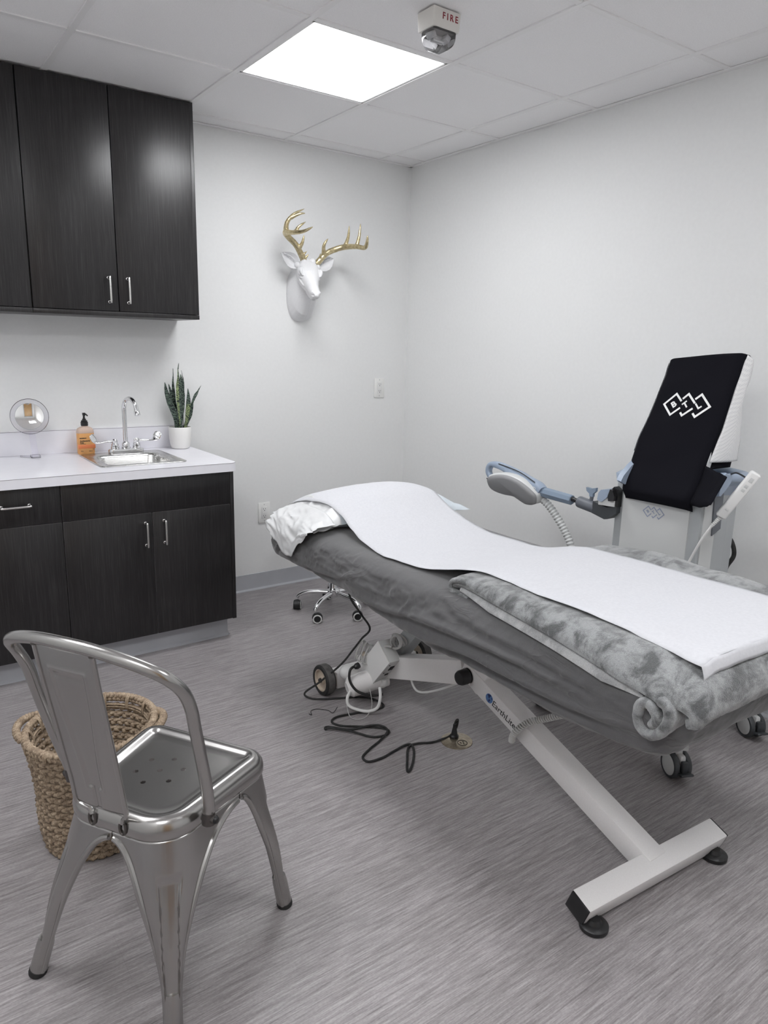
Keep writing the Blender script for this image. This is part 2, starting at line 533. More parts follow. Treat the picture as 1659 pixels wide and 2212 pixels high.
# ceiling lights
def ceiling_light(c, r, label):
    x1, x0 = GX[c], GX[c] - T; y1, y0 = GY[r], GY[r] - T
    t = thing('ceiling_light', label, 'light', ((x0 + x1) / 2, (y0 + y1) / 2, H), 'square LED ceiling panels')
    f = MB(); a = .0125; w = .012
    f.span(x0 + a, x1 - a, y0 + a, y0 + a + w, H + .001, H + .012, .002).span(x0 + a, x1 - a, y1 - a - w, y1 - a, H + .001, H + .012, .002)
    f.span(x0 + a, x0 + a + w, y0 + a, y1 - a, H + .001, H + .012, .002).span(x1 - a - w, x1 - a, y0 + a, y1 - a, H + .001, H + .012, .002)
    f.build('frame', M_tee, t)
    MB().span(x0 + a + w, x1 - a - w, y0 + a + w, y1 - a - w, H + .004, H + .012, 0).build('diffuser', M_led, t, False)
    return t
ceiling_light(1, 1, 'square glowing LED panel in the ceiling beside the fire strobe')
ceiling_light(1, 5, 'square LED ceiling panel past the treatment table\'s foot, out of frame')
ceiling_light(4, 5, 'square LED ceiling panel nearest the wooden door, out of frame')
ceiling_light(4, 2, 'square LED ceiling panel above the floor left of the sink, out of frame')

# fire strobe on the ceiling
def strobe():
    x0, x1, y0, y1 = -1.207, -1.095, -1.69, -1.605
    t = thing('fire_strobe', 'small ivory fire alarm strobe with clear lens on ceiling', 'fire alarm', ((x0 + x1) / 2, (y0 + y1) / 2, H))
    zb = H - .055
    cx, cy = (x0 + x1) / 2, (y0 + y1) / 2
    rings = [rrect(cx, cy, .056 * k, .0425 * k, .004, z, 4) for k, z in ((1, H - .0012), (1, H - .01), (.965, zb + .004), (.93, zb))]
    MB().loft(rings).build('housing', M_ivory, t)
    M = frame((cx + .012, y0 - .0004 + .0008, H - .022), (1, 0, 0), (0, 0, 1))
    text_mb('FIRE', .026, M, .0006, spacing=1.45, bold=.0005).build('lettering', M_red, t, False, label='red FIRE lettering')
    # lens: half disc swept front to back
    hw = .047
    sec = [(hw * math.cos(a), -.056 * max(0, math.sin(a)) ** .8) for a in [math.pi * k / 24 for k in range(25)]]
    sec = [(u, max(v, -.050)) for u, v in sec]
    L = MB().loft([[V((cx + u * s, y, zb + v * s)) for u, v in sec] for s, y in ((.8, y0 + .006), (.97, y0 + .010), (1, y0 + .02), (1, y1 - .02), (.9, y1 - .008))])
    L.build('lens', M_acryl, t)
    for dx in (-.03, .03): MB().box((cx + dx, cy, zb - .012), (.020, .03, .02), .003, (0, .5 * dx / .03, 0)).build('reflector', M_white, t)
    MB().tube([(cx - .02, cy, zb - .022), (cx + .02, cy, zb - .022)], .003).build('flash_tube', M_white, t)
    MB().box((cx, cy + .012, zb - .014), (.05, .004, .024), .001).build('back_reflector', M_white, t)
strobe()

# ------------------------------------------------------------------ cabinets
def pull(mb, p, axis, L=.1, out=(0, -1, 0), r=.005, h=.03):
    p = V(p); a = V(axis).normalized(); o = V(out)
    P = [p - a * L / 2, p - a * L / 2 + o * (h * .8), p - a * (L / 2 - .006) + o * h, p + a * (L / 2 - .006) + o * h, p + a * L / 2 + o * (h * .8), p + a * L / 2]
    mb.tube(P[:1] + cr(P[1:5], 6) + P[5:], r, 12)
    for s in (-1, 1): mb.lathe([(.0075, 0), (.0065, .004), (.005, .005)], p + a * (s * L / 2), o, 14)

UB, UD = 1.505, -.2985
def upper_cabinet(x0, x1, doors, label, right_panel):
    t = thing('wall_cabinet', label, 'cabinet', ((x0 + x1) / 2, 0, UB), 'dark wall cabinets over the counter')
    b = MB(); fy = UD + .019
    b.span(x0, x0 + .018, fy, -.001, UB + .02, H - .003, .001).span(x1 - .018, x1, fy if not right_panel else UD, -.001, UB + .02, H - .003, .001)
    b.span(x0 + .018, x1 - .018, -.012, -.001, UB + .02, H - .003, 0).span(x0 + .018, x1 - .018, fy, -.012, H - .02, H - .003, 0)
    b.span(x0 + .018, x1 - .018, fy, -.012, 1.95, 1.968, 0)
    b.build('carcass', M_wood, t)
    r = MB().span(x0, x1, UD - .003, -.001, UB, UB + .019, .0012)
    r.build('bottom_panel', M_wood, t)
    for a, c, hx in doors:
        d = MB().span(a + .0017, c - .0017, UD, UD + .018, UB + .0215, H - .006, .001).build('door', M_wood, t)
        if hx is not None:
            h = MB(); pull(h, (hx, UD, 1.615), (0, 0, 1), .102); h.build('handle', M_nickel, d)
upper_cabinet(-2.177, -1.457, [(-2.177, -1.825, -1.866), (-1.825, -1.473, -1.784)], 'dark wood wall cabinet with paired doors above the sink', True)
upper_cabinet(-2.90, -2.179, [(-2.90, -2.54, -2.582), (-2.54, -2.179, -2.50)], 'dark wood wall cabinet cut off by the photo\'s left edge', False)

BF = -.61
def base_cabinet(x0, x1, label, fronts, right_panel, kickx):
    t = thing('base_cabinet', label, 'cabinet', ((x0 + x1) / 2, BF / 2, 0), 'dark base cabinets under the counter')
    b = MB()
    b.span(x0, x0 + .018, BF + .019, -.001, .105, .828, .001)
    b.span(x1 - .018, x1, (BF if right_panel else BF + .019), -.001, .105, .828, .001)
    b.span(x0 + .018, x1 - .018, BF + .019, -.001, .105, .123, 0).span(x0 + .018, x1 - .018, -.012, -.001, .123, .828, 0)
    b.span(x0 + .018, x1 - .018, BF + .02, BF + .035, .655, .675, 0)
    b.build('carcass', M_wood, t)
    MB().span(x0, kickx, -.538, -.52, 0, .104, .001).span(kickx - .018, kickx, -.52, -.001, 0, .104, .001).build('plinth', M_gap, t)
    k = MB().loft([[V((x, -.5382 - d, z)) for d, z in prof] for x in (x0 + .0004, kickx + (.004 if right_panel else 0))])
    if right_panel: k.loft([[V((kickx + d, y, z)) for d, z in prof] for y in (-.5415, -.001)])
    k.build('toe_kick', M_vinylbase, t, True, 30, label='grey vinyl toe kick')
    for kind, a, c, z0, z1, hp in fronts:
        d = MB().span(a + .0012, c - .0012, BF, BF + .018, z0 + .0012, z1 - .0012, .0012).build(kind, [M_wood, M_band2], t)
        for pf in d.data.polygons: pf.material_index = 0 if abs(pf.normal.y) > .9 else 1
        if hp:
            h = MB(); pull(h, (hp[0], BF, hp[1]), hp[2], .1); h.build('handle', M_nickel, d)
Zv = (0, 0, 1); Xv = (1, 0, 0)
base_cabinet(-2.1875, -1.44, 'dark wood sink cabinet with false drawer panel and two doors',
             [('drawer_panel', -2.1875, -1.458, .672, .826, None), ('door', -2.1875, -1.8225, .107, .672, (-1.8545, .578, Zv)), ('door', -1.8225, -1.458, .107, .672, (-1.773, .58, Zv))], True, -1.464)
base_cabinet(-2.53, -2.189, 'dark wood base cabinet with single drawer at photo\'s left edge',
             [('drawer', -2.53, -2.189, .672, .826, (-2.356, .756, Xv)), ('door', -2.53, -2.189, .107, .672, None)], False, -2.189)
base_cabinet(-2.93, -2.532, 'dark wood base cabinet left of the drawer unit, out of frame',
             [('drawer', -2.93, -2.532, .672, .826, (-2.73, .756, Xv)), ('door', -2.93, -2.532, .107, .672, (-2.57, .58, Zv))], False, -2.532)

CT = .869
def counter():
    t = thing('countertop', 'white laminate countertop with backsplash on dark cabinets', 'countertop', (-1.8, -.3, CT))
    # slab with a rounded right front corner
    pts = [(-2.95, -.001), (-2.95, -.645)]
    r = .035; cx, cy = -1.432 - r, -.645 + r
    pts += [(cx + r * math.cos(a), cy + r * math.sin(a)) for a in [R(-90 + 9 * k) for k in range(11)]]
    pts += [(-1.432, -.001)]
    mb = MB().prism(pts, .8295, CT, Matrix())
    s = mb.build('slab', M_lam, t, True, 30)
    o = MB(); o.loft([rrect(-1.81, -.318, .172, .188, .03, z, 6) for z in (.7, 1.0)])
    cut(s, [shift(o, t)])
    MB().span(-2.95, -1.445, -.02, -.001, CT + .0002, .98, .0015).build('backsplash', M_lam, t)
    edge_ = [V((x, y, 0)) for x, y in pts[1:]]
    ring = []
    for k, p in enumerate(edge_):
        tg = (edge_[min(k + 1, len(edge_) - 1)] - edge_[max(k - 1, 0)]).normalized(); nm = V((tg.y, -tg.x, 0))
        ring.append([p + nm * .0003 + V((0, 0, CT - .0022)), p + nm * .0003 + V((0, 0, CT - .0006)), p - nm * .003 + V((0, 0, CT - .0006)), p - nm * .003 + V((0, 0, CT - .0022))])
    MB().loft(ring).build('edge_seam', M_seam, t, False, label='dark laminate seam along edge')
    MB().span(-2.95, -1.4448, -.0203, -.0185, .9775, .9792, 0).build('splash_seam', M_seam, t, False, label='dark seam along backsplash top')
def shift(mb, t):
    """move collected geometry into the local space of thing t (for cutters)"""
    inv = WORLD[t.name].inverted()
    # cutters live in world space, the cut object too: nothing to move for booleans
    return mb
counter()

# sink
def sink():
    t = thing('sink', 'small square stainless steel sink set in the white counter', 'sink', (-1.81, -.318, CT))
    cx, cy = -1.81, -.318
    rings = [rrect(cx, cy, .191, .207, .03, CT + .0006, 8), rrect(cx, cy, .190, .206, .03, CT + .003, 8), rrect(cx, cy, .186, .202, .028, CT + .0042, 8),
             rrect(cx, cy, .172, .188, .025, CT + .003, 8)]
    # bowl set to the front of the rim
    by = cy - .03
    for hx, hy, r, z in ((.150, .148, .045, CT + .003), (.145, .143, .045, CT - .001), (.141, .139, .045, CT - .008), (.136, .134, .045, CT - .10), (.125, .123, .045, CT - .135), (.10, .10, .045, CT - .146), (.04, .04, .0399, CT - .15)):
        rings.append(rrect(cx, by, hx, hy, r, z, 8))
    MB().loft(rings, True, False, True).build('bowl', M_steel, t, True, 50, fix=False, solid=.0012)
    MB().lathe([(.038, 0), (.036, .002), (.02, .001), (.005, -.002)], (cx, by, CT - .1485), n=24).build('drain', M_chrome, t)
sink()

def faucet():
    fx, fy = -1.79, -.152
    z0 = CT + .004
    t = thing('faucet', 'chrome gooseneck faucet with two wrist blade handles behind sink', 'faucet', (fx, fy, z0))
    b = MB()
    b.loft([rrect(fx, fy, .083 * k, .022 * k, .021 * k, z0 + z, 8) for k, z in ((.98, .0006), (1, .003), (1, .016), (.96, .021), (.8, .0225))])
    b.build('base_plate', M_chrome, t)
    s = MB()
    s.lathe([(.021, .021), (.021, .03), (.0185, .032), (.0185, .045), (.014, .052), (.0115, .055)], (fx, fy, z0), n=28)
    d = V((.27, -.96, 0)).normalized()
    top = 1.083; rr = .052
    P = [V((fx, fy, z0 + .05)), V((fx, fy, .97)), V((fx, fy, top - .03))]
    P += [V((fx, fy, top)) + d * (rr - rr * math.cos(a)) + V((0, 0, rr * math.sin(a))) for a in [R(12 * k) for k in range(15)]]
    e = P[-1] + (P[-1] - P[-2]).normalized() * .022
    s.tube(P + [e], .0105, 16)
    s.build('spout', M_chrome, t)
    dn = (P[-1] - P[-2]).normalized()
    MB().lathe([(.0105, -.012), (.0125, -.011), (.0125, 0), (.0132, .001), (.0132, .014), (.009, .015)], e, dn, 24).build('aerator', M_chrome, t)
    for sx in (-1, 1):
        hx = fx + sx * .051
        h = MB()
        h.lathe([(.019, .02), (.019, .034), (.0165, .036), (.0165, .046), (.0125, .048), (.0125, .063), (.008, .069)], (hx, fy, z0), n=24)
        hb = h.build('handle', M_chrome, t)
        Q = cr([(hx, fy, z0 + .058), (hx + sx * .035, fy - .004, z0 + .058), (hx + sx * .07, fy - .006, z0 + .056), (hx + sx * .093, fy - .008, z0 + .068), (hx + sx * .108, fy - .008, z0 + .095)], 6)
        n = len(Q)
        rings = []
        for i, p in enumerate(Q):
            u = i / (n - 1)
            w = pl(u, [(0, .006), (.35, .0055), (.55, .010), (.8, .019), (.94, .018), (1, .009)])
            th = pl(u, [(0, .006), (.4, .004), (.6, .0025), (1, .002)])
            tg = (Q[min(i + 1, n - 1)] - Q[max(i - 1, 0)]).normalized()
            kk = sstep(.45, .8, u); side = V((-sx * .35 * kk, 1 - .45 * kk, .85 * kk)); side = (side - tg * side.dot(tg)).normalized(); nn = tg.cross(side).normalized()
            rings.append([p + side * w * math.cos(a) + nn * th * math.sin(a) for a in [2 * math.pi * k / 14 for k in range(14)]])
        MB().loft(rings).build('blade', M_chrome, hb)
faucet()

def soap():
    cx, cy = -1.957, -.082
    t = thing('soap_bottle', 'orange antibacterial soap pump bottle beside the sink', 'soap bottle', (cx, cy, CT))
    hx, hy = .0385, .023
    def ring(k, z, r=.018): return rrect(cx, cy, hx * k, hy * (.35 + .65 * k) if k < 1 else hy, min(r, hx * k * .95, hy * (.35 + .65 * k) * .95), CT + z, 6)
    MB().loft([ring(.93, .0012), ring(1, .005), ring(1, .06), ring(1, .100)]).build('bottle_body', M_soap, t)
    MB().loft([ring(1, .1002), ring(1, .108), ring(.95, .117), ring(.8, .124), ring(.55, .129), ring(.36, .131), ring(.36, .138)]).build('shoulder', M_soapclear, t)
    p = MB()
    p.lathe([(.0155, .134), (.0165, .135), (.0165, .152), (.014, .154), (.014, .159), (.009, .160), (.009, .166), (.0055, .168), (.0042, .182)], (cx, cy, CT), n=24)
    p.loft([[V((cx + u * k, cy - .002 + v, CT + z)) for u, v in ((-.006, -.006), (.006, -.006), (.006, .006), (-.006, .006))] for k, z in ((.7, .180), (1, .186), (1.05, .193), (.9, .195))])
    p.tube([(cx, cy, CT + .189), (cx + .006, cy - .014, CT + .189), (cx + .01, cy - .026, CT + .183)], .0032, 8)
    p.build('pump', M_black, t)
    fy = cy - hy - .0006
    l = MB().span(cx - .0385, cx + .0385, fy, fy + .01, CT + .0285, CT + .0465, .0003)
    l.build('label_band', M_band, t)
    def tx(s, size, dx, dz, b=.0002, al='LEFT'):
        return text_mb(s, size, frame((cx + dx, fy, CT + dz), (1, 0, 0), (0, 0, 1)), .0002, al, 1, b)
    for s, size, dx, dz, b in (('McKESSON', .0062, -.031, .077, .0003), ('Antibacterial', .0088, -.030, .0645, .0003), ('Soap', .0088, -.030, .0565, .0003), ('with moisturizers', .0036, -.030, .0502, .0001), ('18 oz', .005, -.029, .0165, .0002), ('532 mL', .005, .008, .0155, .0002)):
        text_mb(s, size, frame((cx + dx, fy, CT + dz), (1, 0, 0), (0, 0, 1)), .0002, 'LEFT', 1, b).build('label_print', M_ink, t, False)
soap()

def vanity_mirror():
    c = V((-2.196, -.115, 1.058))
    nrm = V((-.16, -.975, .16)).normalized()
    t = thing('vanity_mirror', 'round clear acrylic mirror standing on the counter by the wall', 'mirror', (-2.185, -.10, CT))
    ex = V((0, 0, 1)).cross(nrm).normalized() * -1
    ey = V((0, 0, 1)); M = frame(c, ex, ey)      # z axis = ex x ey
    M = frame(c, nrm.cross(V((0, 0, 1))) * -1, V((0, 0, 1)))
    zax = (M.to_3x3() @ V((0, 0, 1)))
    s = 1 if zax.dot(nrm) > 0 else -1
    ax = nrm
    MB().lathe([(.0585, -.005), (.0775, -.005), (.079, -.003), (.079, .003), (.0775, .005), (.0595, .005), (.0585, -.005)], c, ax, 72, cap=False).build('acrylic_ring', M_acryl, t)
    MB().lathe([(.0775, -.0062), (.0795, -.0062), (.0795, -.0040), (.0775, -.0050)], c, ax, 72, cap=False).build('dark_reflection_rim', M_devdark, t)  # dark outline of reflection inside the acrylic, added as a thin grey ring
    MB().lathe([(.0583, .0045), (.0583, .0062), (.0594, .0062), (.0594, .0045)], c, ax, 64, cap=False).build('mirror_bezel', M_devmid, t)
    Rm = .30
    pr = [(.058 * k / 14, .004 - (math.sqrt(Rm * Rm - 0) - math.sqrt(Rm * Rm - (.058 * k / 14) ** 2)) * -1 - (Rm - math.sqrt(Rm * Rm - .058 ** 2))) for k in range(1, 15)]
    mb = MB().lathe([(.058, -.0045), (.0582, .0035)] + pr[::-1], c, ax, 64)
    mb.build('mirror_glass', M_mirror, t, True, 30)
    # handle and foot
    u = V((.05, .01, -.998)).normalized()
    a = c + V((.004, 0, -.076)); b = V((-2.184, -.107, CT + .010))
    side = nrm.cross(V((0, 0, 1))).normalized()
    def sec(p, w, th): return [p + side * x * w + nrm * y * th for x, y in ((-1, -1), (1, -1), (1, 1), (-1, 1))]
    MB().loft([sec(a, .0135, .0045), sec(lerp(a, b, .5), .0135, .0045), sec(b, .014, .0045)]).build('stem', M_acryl, t, False)
    f = MB()
    f.box((b.x, b.y, CT + .0075), (.040, .03, .0135), .002)
    f.tube([(b.x - .012, b.y + .012, CT + .0045), (b.x - .055, b.y + .045, CT + .0045)], .0035, 8)
    f.build('foot', M_acryl, t)
vanity_mirror()

def plant():
    cx, cy = -1.497, -.085
    t = thing('snake_plant', 'snake plant in a white pot at the counter\'s right end', 'plant', (cx, cy, CT))
    MB().lathe([(.001, .0006), (.038, .0006), (.044, .004), (.050, .02), (.0545, .055), (.0560, .108), (.0545, .1105), (.0525, .109), (.051, .098), (.001, .098)], (cx, cy, CT), n=48).build('pot', M_pot, t)
    MB().lathe([(.001, .1), (.0505, .0985)], (cx, cy, CT), n=24).build('soil', M_soil, t)
    L = [  # centre line (x, dy, z), half width, yaw, pale?
        ([(-1.505, 0, .96), (-1.511, -.004, .99), (-1.523, -.008, 1.045), (-1.545, -.01, 1.10), (-1.561, -.012, 1.155), (-1.568, -.012, 1.203)], [.010, .013, .0165, .0155, .010, .001], -.2, 0),
        ([(-1.505, .012, .96), (-1.508, .014, 1.03), (-1.516, .016, 1.09), (-1.529, .016, 1.145), (-1.539, .018, 1.194)], [.008, .012, .014, .009, .0008], .25, 0),
        ([(-1.498, -.012, .96), (-1.499, -.014, 1.01), (-1.502, -.016, 1.07), (-1.503, -.016, 1.13), (-1.501, -.014, 1.19), (-1.499, -.012, 1.222), (-1.498, -.01, 1.262), (-1.497, -.01, 1.272), (-1.492, -.008, 1.298)], [.005, .007, .0115, .0125, .0115, .007, .0022, .003, .0005], .15, 1),
        ([(-1.497, 0, .96), (-1.492, 0, 1.0), (-1.485, 0, 1.07), (-1.480, 0, 1.14), (-1.480, 0, 1.20), (-1.481, 0, 1.243)], [.007, .009, .015, .0155, .010, .0008], -.1, 0),
        ([(-1.478, .01, .96), (-1.473, .012, 1.03), (-1.469, .014, 1.11), (-1.466, .014, 1.18), (-1.465, .014, 1.215), (-1.468, .014, 1.24), (-1.472, .014, 1.261)], [.006, .008, .010, .0085, .004, .0022, .0005], .9, 0),
        ([(-1.474, -.01, .96), (-1.470, -.012, .99), (-1.461, -.014, 1.045), (-1.453, -.014, 1.10), (-1.451, -.014, 1.14), (-1.452, -.014, 1.172)], [.008, .009, .0125, .012, .007, .0008], .2, 2),
        ([(-1.470, .004, .96), (-1.464, .004, .985), (-1.443, .004, 1.033), (-1.430, .004, 1.075), (-1.424, .003, 1.10), (-1.405, .002, 1.14), (-1.393, .0, 1.160), (-1.377, -.002, 1.186)], [.006, .010, .0135, .010, .006, .0085, .004, .0004], -.5, 0),
        ([(-1.508, .02, .96), (-1.511, .022, 1.05), (-1.513, .024, 1.14), (-1.514, .024, 1.2), (-1.512, .024, 1.235), (-1.511, .024, 1.27)], [.006, .009, .009, .005, .002, .0008], -.7, 0)]
    for P, W, yaw, pale in L:
        Q = cr([(x, cy + dy, z) for x, dy, z in P], 6); n = len(Q)
        rings = []
        for i, p in enumerate(Q):
            u = i / (n - 1) * (len(W) - 1); k = min(int(u), len(W) - 2); w = lerp(W[k], W[k + 1], u - k)
            a = yaw + .5 * math.sin(i * .22) * (.6 if yaw else .2)
            e1 = V((math.cos(a), math.sin(a), 0)); e2 = V((-math.sin(a), math.cos(a), 0))
            wob = 1 + .06 * N(i * .7, w * 100)
            # a trough: edges lifted towards the viewer side
            top = [p + e1 * w * wob * s + e2 * (-.25 * w * s * s) for s in (-1, -.6, -.2, .2, .6, 1)]
            bot = [q + e2 * .0014 for q in top[::-1]]
            rings.append(top + bot)
        mb = MB().loft(rings)
        o = mb.build('leaf', [M_leaf, M_leaf2] if pale else M_leaf, t, True, 50)
        if pale == 1:
            for p in o.data.polygons:
                c = p.center
                p.material_index = 1 if (c.x + WORLD[t.name].translation.x) < -1.4985 else 0
        if pale == 2:
            for p in o.data.polygons: p.material_index = 1 if p.center.z < .22 else 0
plant()

# ------------------------------------------------------------------ outlets
def outlet(x, z, label):
    t = thing('wall_outlet', label, 'outlet', (x, 0, z), 'white wall outlets')
    MB().box((x, -.004, z), (.074, .0065, .118), .003).build('cover_plate', M_plate, t)
    f = MB().box((x, -.0085, z), (.034, .004, .068), .0015).build('receptacle', M_white, t)
    for dz in (.02, -.02):
        s = MB()
        s.box((x - .0062, -.0106, z + dz + .003), (.0018, .001, .008), 0).box((x + .0062, -.0106, z + dz + .003), (.0018, .001, .0065), 0)
        s.lathe([(.0024, 0), (.0024, .001)], (x, -.0102, z + dz - .0065), (0, -1, 0), 12)
        s.build('socket', M_slot, f, False)
    for dx in (-.006, .006): MB().box((x + dx, -.0112, z), (.009, .0015, .006), .0003).build('test_button', M_plate, f, False)
    for dz in (.048, -.048): MB().lathe([(.003, 0), (.0025, .001)], (x, -.0072, z + dz), (0, -1, 0), 12).build('screw', M_devmid, t)
outlet(-.202, 1.155, 'white wall outlet below the deer head near the corner')
outlet(-.992, .456, 'white wall outlet low on the wall beside the dark cabinet')

# ------------------------------------------------------------------ deer head
def deer():
    t = thing('deer_head', 'white faux deer head with gold antlers hung on the wall', 'wall decoration', (-.755, 0, 1.66))
    mb = MB()
    def oval(c, ex, ey, a, b, n=28, p=2.0):
        c = V(c); ex = V(ex).normalized(); ey = V(ey).normalized()
        out = []
        for k in range(n):
            th = 2 * math.pi * k / n
            ct, st = math.cos(th), math.sin(th)
            out.append(c + ex * a * math.copysign(abs(ct) ** (2 / p), ct) + ey * b * math.copysign(abs(st) ** (2 / p), st))
        return out
    X = (1, 0, 0); Zz = (0, 0, 1)
    # neck from the wall up into the head
    neck = [oval((-.755, .003, 1.672), X, Zz, .083, .147, p=2.3), oval((-.755, -.02, 1.675), X, Zz, .085, .147, p=2.3), oval((-.757, -.045, 1.690), X, (0, .18, 1), .080, .130, p=2.2),
            oval((-.760, -.075, 1.720), X, (0, .30, 1), .070, .108), oval((-.762, -.10, 1.752), X, (0, .4, 1), .060, .082), oval((-.765, -.122, 1.785), X, (0, .5, 1), .053, .060), oval((-.766, -.135, 1.80), X, (0, .6, 1), .04, .04)]
    mb.loft(neck)
    # head: poll to nose
    a = V((-.765, -.090, 1.828)); b = V((-.800, -.262, 1.650)); ax = (b - a).normalized()
    sx = V((1, -.12, 0)); sx = (sx - ax * sx.dot(ax)).normalized(); sy = sx.cross(ax)
    if sy.z < 0: sy = -sy
    prof = [(-.02, .030, .022, 0), (.04, .050, .040, 0), (.15, .060, .050, -.004), (.28, .0605, .055, -.010), (.40, .056, .056, -.014), (.52, .046, .050, -.016), (.64, .0365, .042, -.014), (.76, .0305, .035, -.010), (.87, .0285, .030, -.006), (.95, .0265, .026, -.003), (1.0, .019, .019, 0), (1.02, .008, .008, 0)]
    rings = [oval(lerp(a, b, u) + sy * off, sx, sy, w, h, p=2.35) for u, w, h, off in prof]
    mb.loft(rings)
    Lh = (b - a).length
    def hp(u, s, up): return a + ax * (Lh * u) + sx * s + sy * up
    for s in (-1, 1):
        mb.ball(hp(.37, s * .051, .012), .0165)                 # eyeball
        Q = cr([hp(.27, s * .050, .026), hp(.36, s * .0575, .030), hp(.47, s * .050, .018)], 5); mb.tube(Q, [.003 + .0075 * math.sin(math.pi * i / (len(Q) - 1)) for i in range(len(Q))], 8)   # brow
        Q = cr([hp(.28, s * .056, .002), hp(.38, s * .058, -.006), hp(.48, s * .050, .003)], 5); mb.tube(Q, [.002 + .003 * math.sin(math.pi * i / (len(Q) - 1)) for i in range(len(Q))], 8)
        Q = cr([hp(.30, s * .052, -.025), hp(.45, s * .049, -.022), hp(.62, s * .036, -.022)], 5); mb.tube(Q, [.003 + .005 * math.sin(math.pi * i / (len(Q) - 1)) for i in range(len(Q))], 8)  # cheek
        mb.ball(hp(.945, s * .017, .010), (.011, .011, .011))   # nostril wing
        mb.ball(hp(.06, s * .026, .034), .017)                  # pedicle
        mb.ball(hp(.12, s * .058, .010), .017)                  # ear root
    mb.ball(hp(.985, 0, .006), (.018, .013, .014))
    Q = [hp(.55, 0, -.058), hp(.72, 0, -.050), hp(.86, 0, -.037), hp(.93, 0, -.028)]
    mb.tube(cr(Q, 5), [.018] * 5 + [.017] * 5 + [.015] * 5 + [.011], 12)   # lower jaw
    o = mb.build('head', M_plaster, t, True, 0)
    md = o.modifiers.new('r', 'REMESH'); md.mode = 'VOXEL'; md.voxel_size = .0026; md.use_smooth_shade = True
    md = o.modifiers.new('s', 'SMOOTH'); md.iterations = 4; md.factor = .5
    bpy.context.view_layer.update(); bake(o)
    # carve nostrils, mouth line, wrinkles
    inv = WORLD[t.name].inverted()
    dents = []
    for s in (-1, 1):
        dents += [(inv @ hp(1.0, s * .0195, .006), .0075, .0065), (inv @ hp(.972, s * .0235, .014), .005, .004)]
        for k in range(18):
            w_ = 2 * math.pi * k / 18
            dents.append((inv @ hp(.37 + .072 * math.cos(w_), s * .0575, .010 + .0165 * math.sin(w_)), .0034, .0055))
        for k in range(16):
            u = .62 + .36 * k / 15
            dents.append((inv @ hp(u, s * lerp(.0355, .020, k / 15), -.026 + .010 * k / 15), .0045, .0035))
        for q in range(3):
            for k in range(12):
                v = k / 11
                dents.append((inv @ hp(.33 + .22 * v + .05 * q, s * (.060 - .010 * v), -.012 - .030 * math.sin(v * 1.4) * (1 + .3 * q) - .010 * q), .005, .0022))
    cen = inv @ lerp(a, b, .45)
    for v in o.data.vertices:
        for p, r, d in dents:
            q = (v.co - p).length
            if q < r * 2:
                v.co -= v.normal * d * math.exp(-(q / r) ** 2 * 1.3) * .95
    me = o.data; me.polygons.foreach_set('use_smooth', [True] * len(me.polygons))
    n = MB()
    for s in (-1, 1):
        n.ball(hp(.997, s * .0172, .008), (.0045, .004, .0045), 10, 6)
    # ears
    for s in (-1, 1):
        base = hp(.13, s * .054, .006); tip = V((-.921, -.105, 1.872)) if s < 0 else V((-.598, -.105, 1.868))
        d = (tip - base); Le = d.length; d.normalize()
        fac = V((-.15 if s < 0 else -.25, -1, .05)); fac = (fac - d * fac.dot(d)).normalized(); wv = d.cross(fac)
        e = MB()
        def pt(u, v, off):
            w = .036 * math.sin(math.pi * min(1, u * .93 + .10)) ** .8 * (1 if u < .97 else .5)
            w = pl(u, [(0, .016), (.12, .026), (.3, .037), (.5, .038), (.7, .029), (.88, .014), (1, .0015)])
            c = base + d * (Le * u)
            cup = .62 * w
            return c + wv * (v * w) + fac * (cup * v * v * 1.1 - cup * .55 + off)
        nu, nv = 22, 14
        front = [[pt(i / nu, -1 + 2 * j / nv, .0) for j in range(nv + 1)] for i in range(nu + 1)]
        back = [[pt(i / nu, -1 + 2 * j / nv, -.006 if 0 < j < nv else -.003) for j in range(nv + 1)] for i in range(nu + 1)]
        e.loft([f + bk[::-1] for f, bk in zip(front, back)])
        # fur ribs inside the ear
        for k in range(9):
            u = .22 + .07 * k
            w = pl(u, [(0, .016), (.12, .026), (.3, .037), (.5, .038), (.7, .029), (.88, .014), (1, .0015)])
            v0, v1 = (.75, .1) if s < 0 else (-.75, -.1)
            Q = [pt(u + .10, v0 * .7, .002), pt(u + .05, lerp(v0, v1, .5), .005), pt(u, v1, .002)]
            e.tube(cr(Q, 4), [.0035, .0035, .0033, .003, .0028, .0024, .002, .0014, .0006], 7)
        e.build('ear', M_plaster, t, True, 60)
    # antlers
    def antler(main, tines, nubs, ribs):
        m = MB()
        Q = cr(main, 6); nq = len(Q)
        m.tube(Q, [pl(i / (nq - 1), [(0, .0195), (.1, .0175), (.25, .0155), (.5, .0155), (.6, .0135), (.8, .0105), (.93, .0065), (1, .0015)]) * (1 + .06 * N(i * .9, 3)) for i in range(nq)], 14)
        for P, r in tines:
            q = cr(P, 6); k = len(q)
            m.tube(q, [pl(i / (k - 1), [(0, r * 1.35), (.25, r), (.7, r * .62), (1, .0012)]) for i in range(k)], 12)
        for p0, p1, r in nubs:
            m.tube([p0, lerp(V(p0), V(p1), .5), p1], [r, r * .7, .001], 8)
        for k in range(9):                                   # ridges round the burr
            ang = 2 * math.pi * k / 9
            off = V((math.cos(ang), 0, math.sin(ang) * .5)) * .0165
            m.tube([V(main[0]) + off, lerp(V(main[0]), V(main[1]), .55) + off * .85, V(main[1]) + off * .6], [.0045, .004, .0015], 6)
        o = m.build('antler', M_gold, t, True, 0)
        md = o.modifiers.new('r', 'REMESH'); md.mode = 'VOXEL'; md.voxel_size = .0022; md.use_smooth_shade = True
        md = o.modifiers.new('s', 'SMOOTH'); md.iterations = 3; md.factor = .5
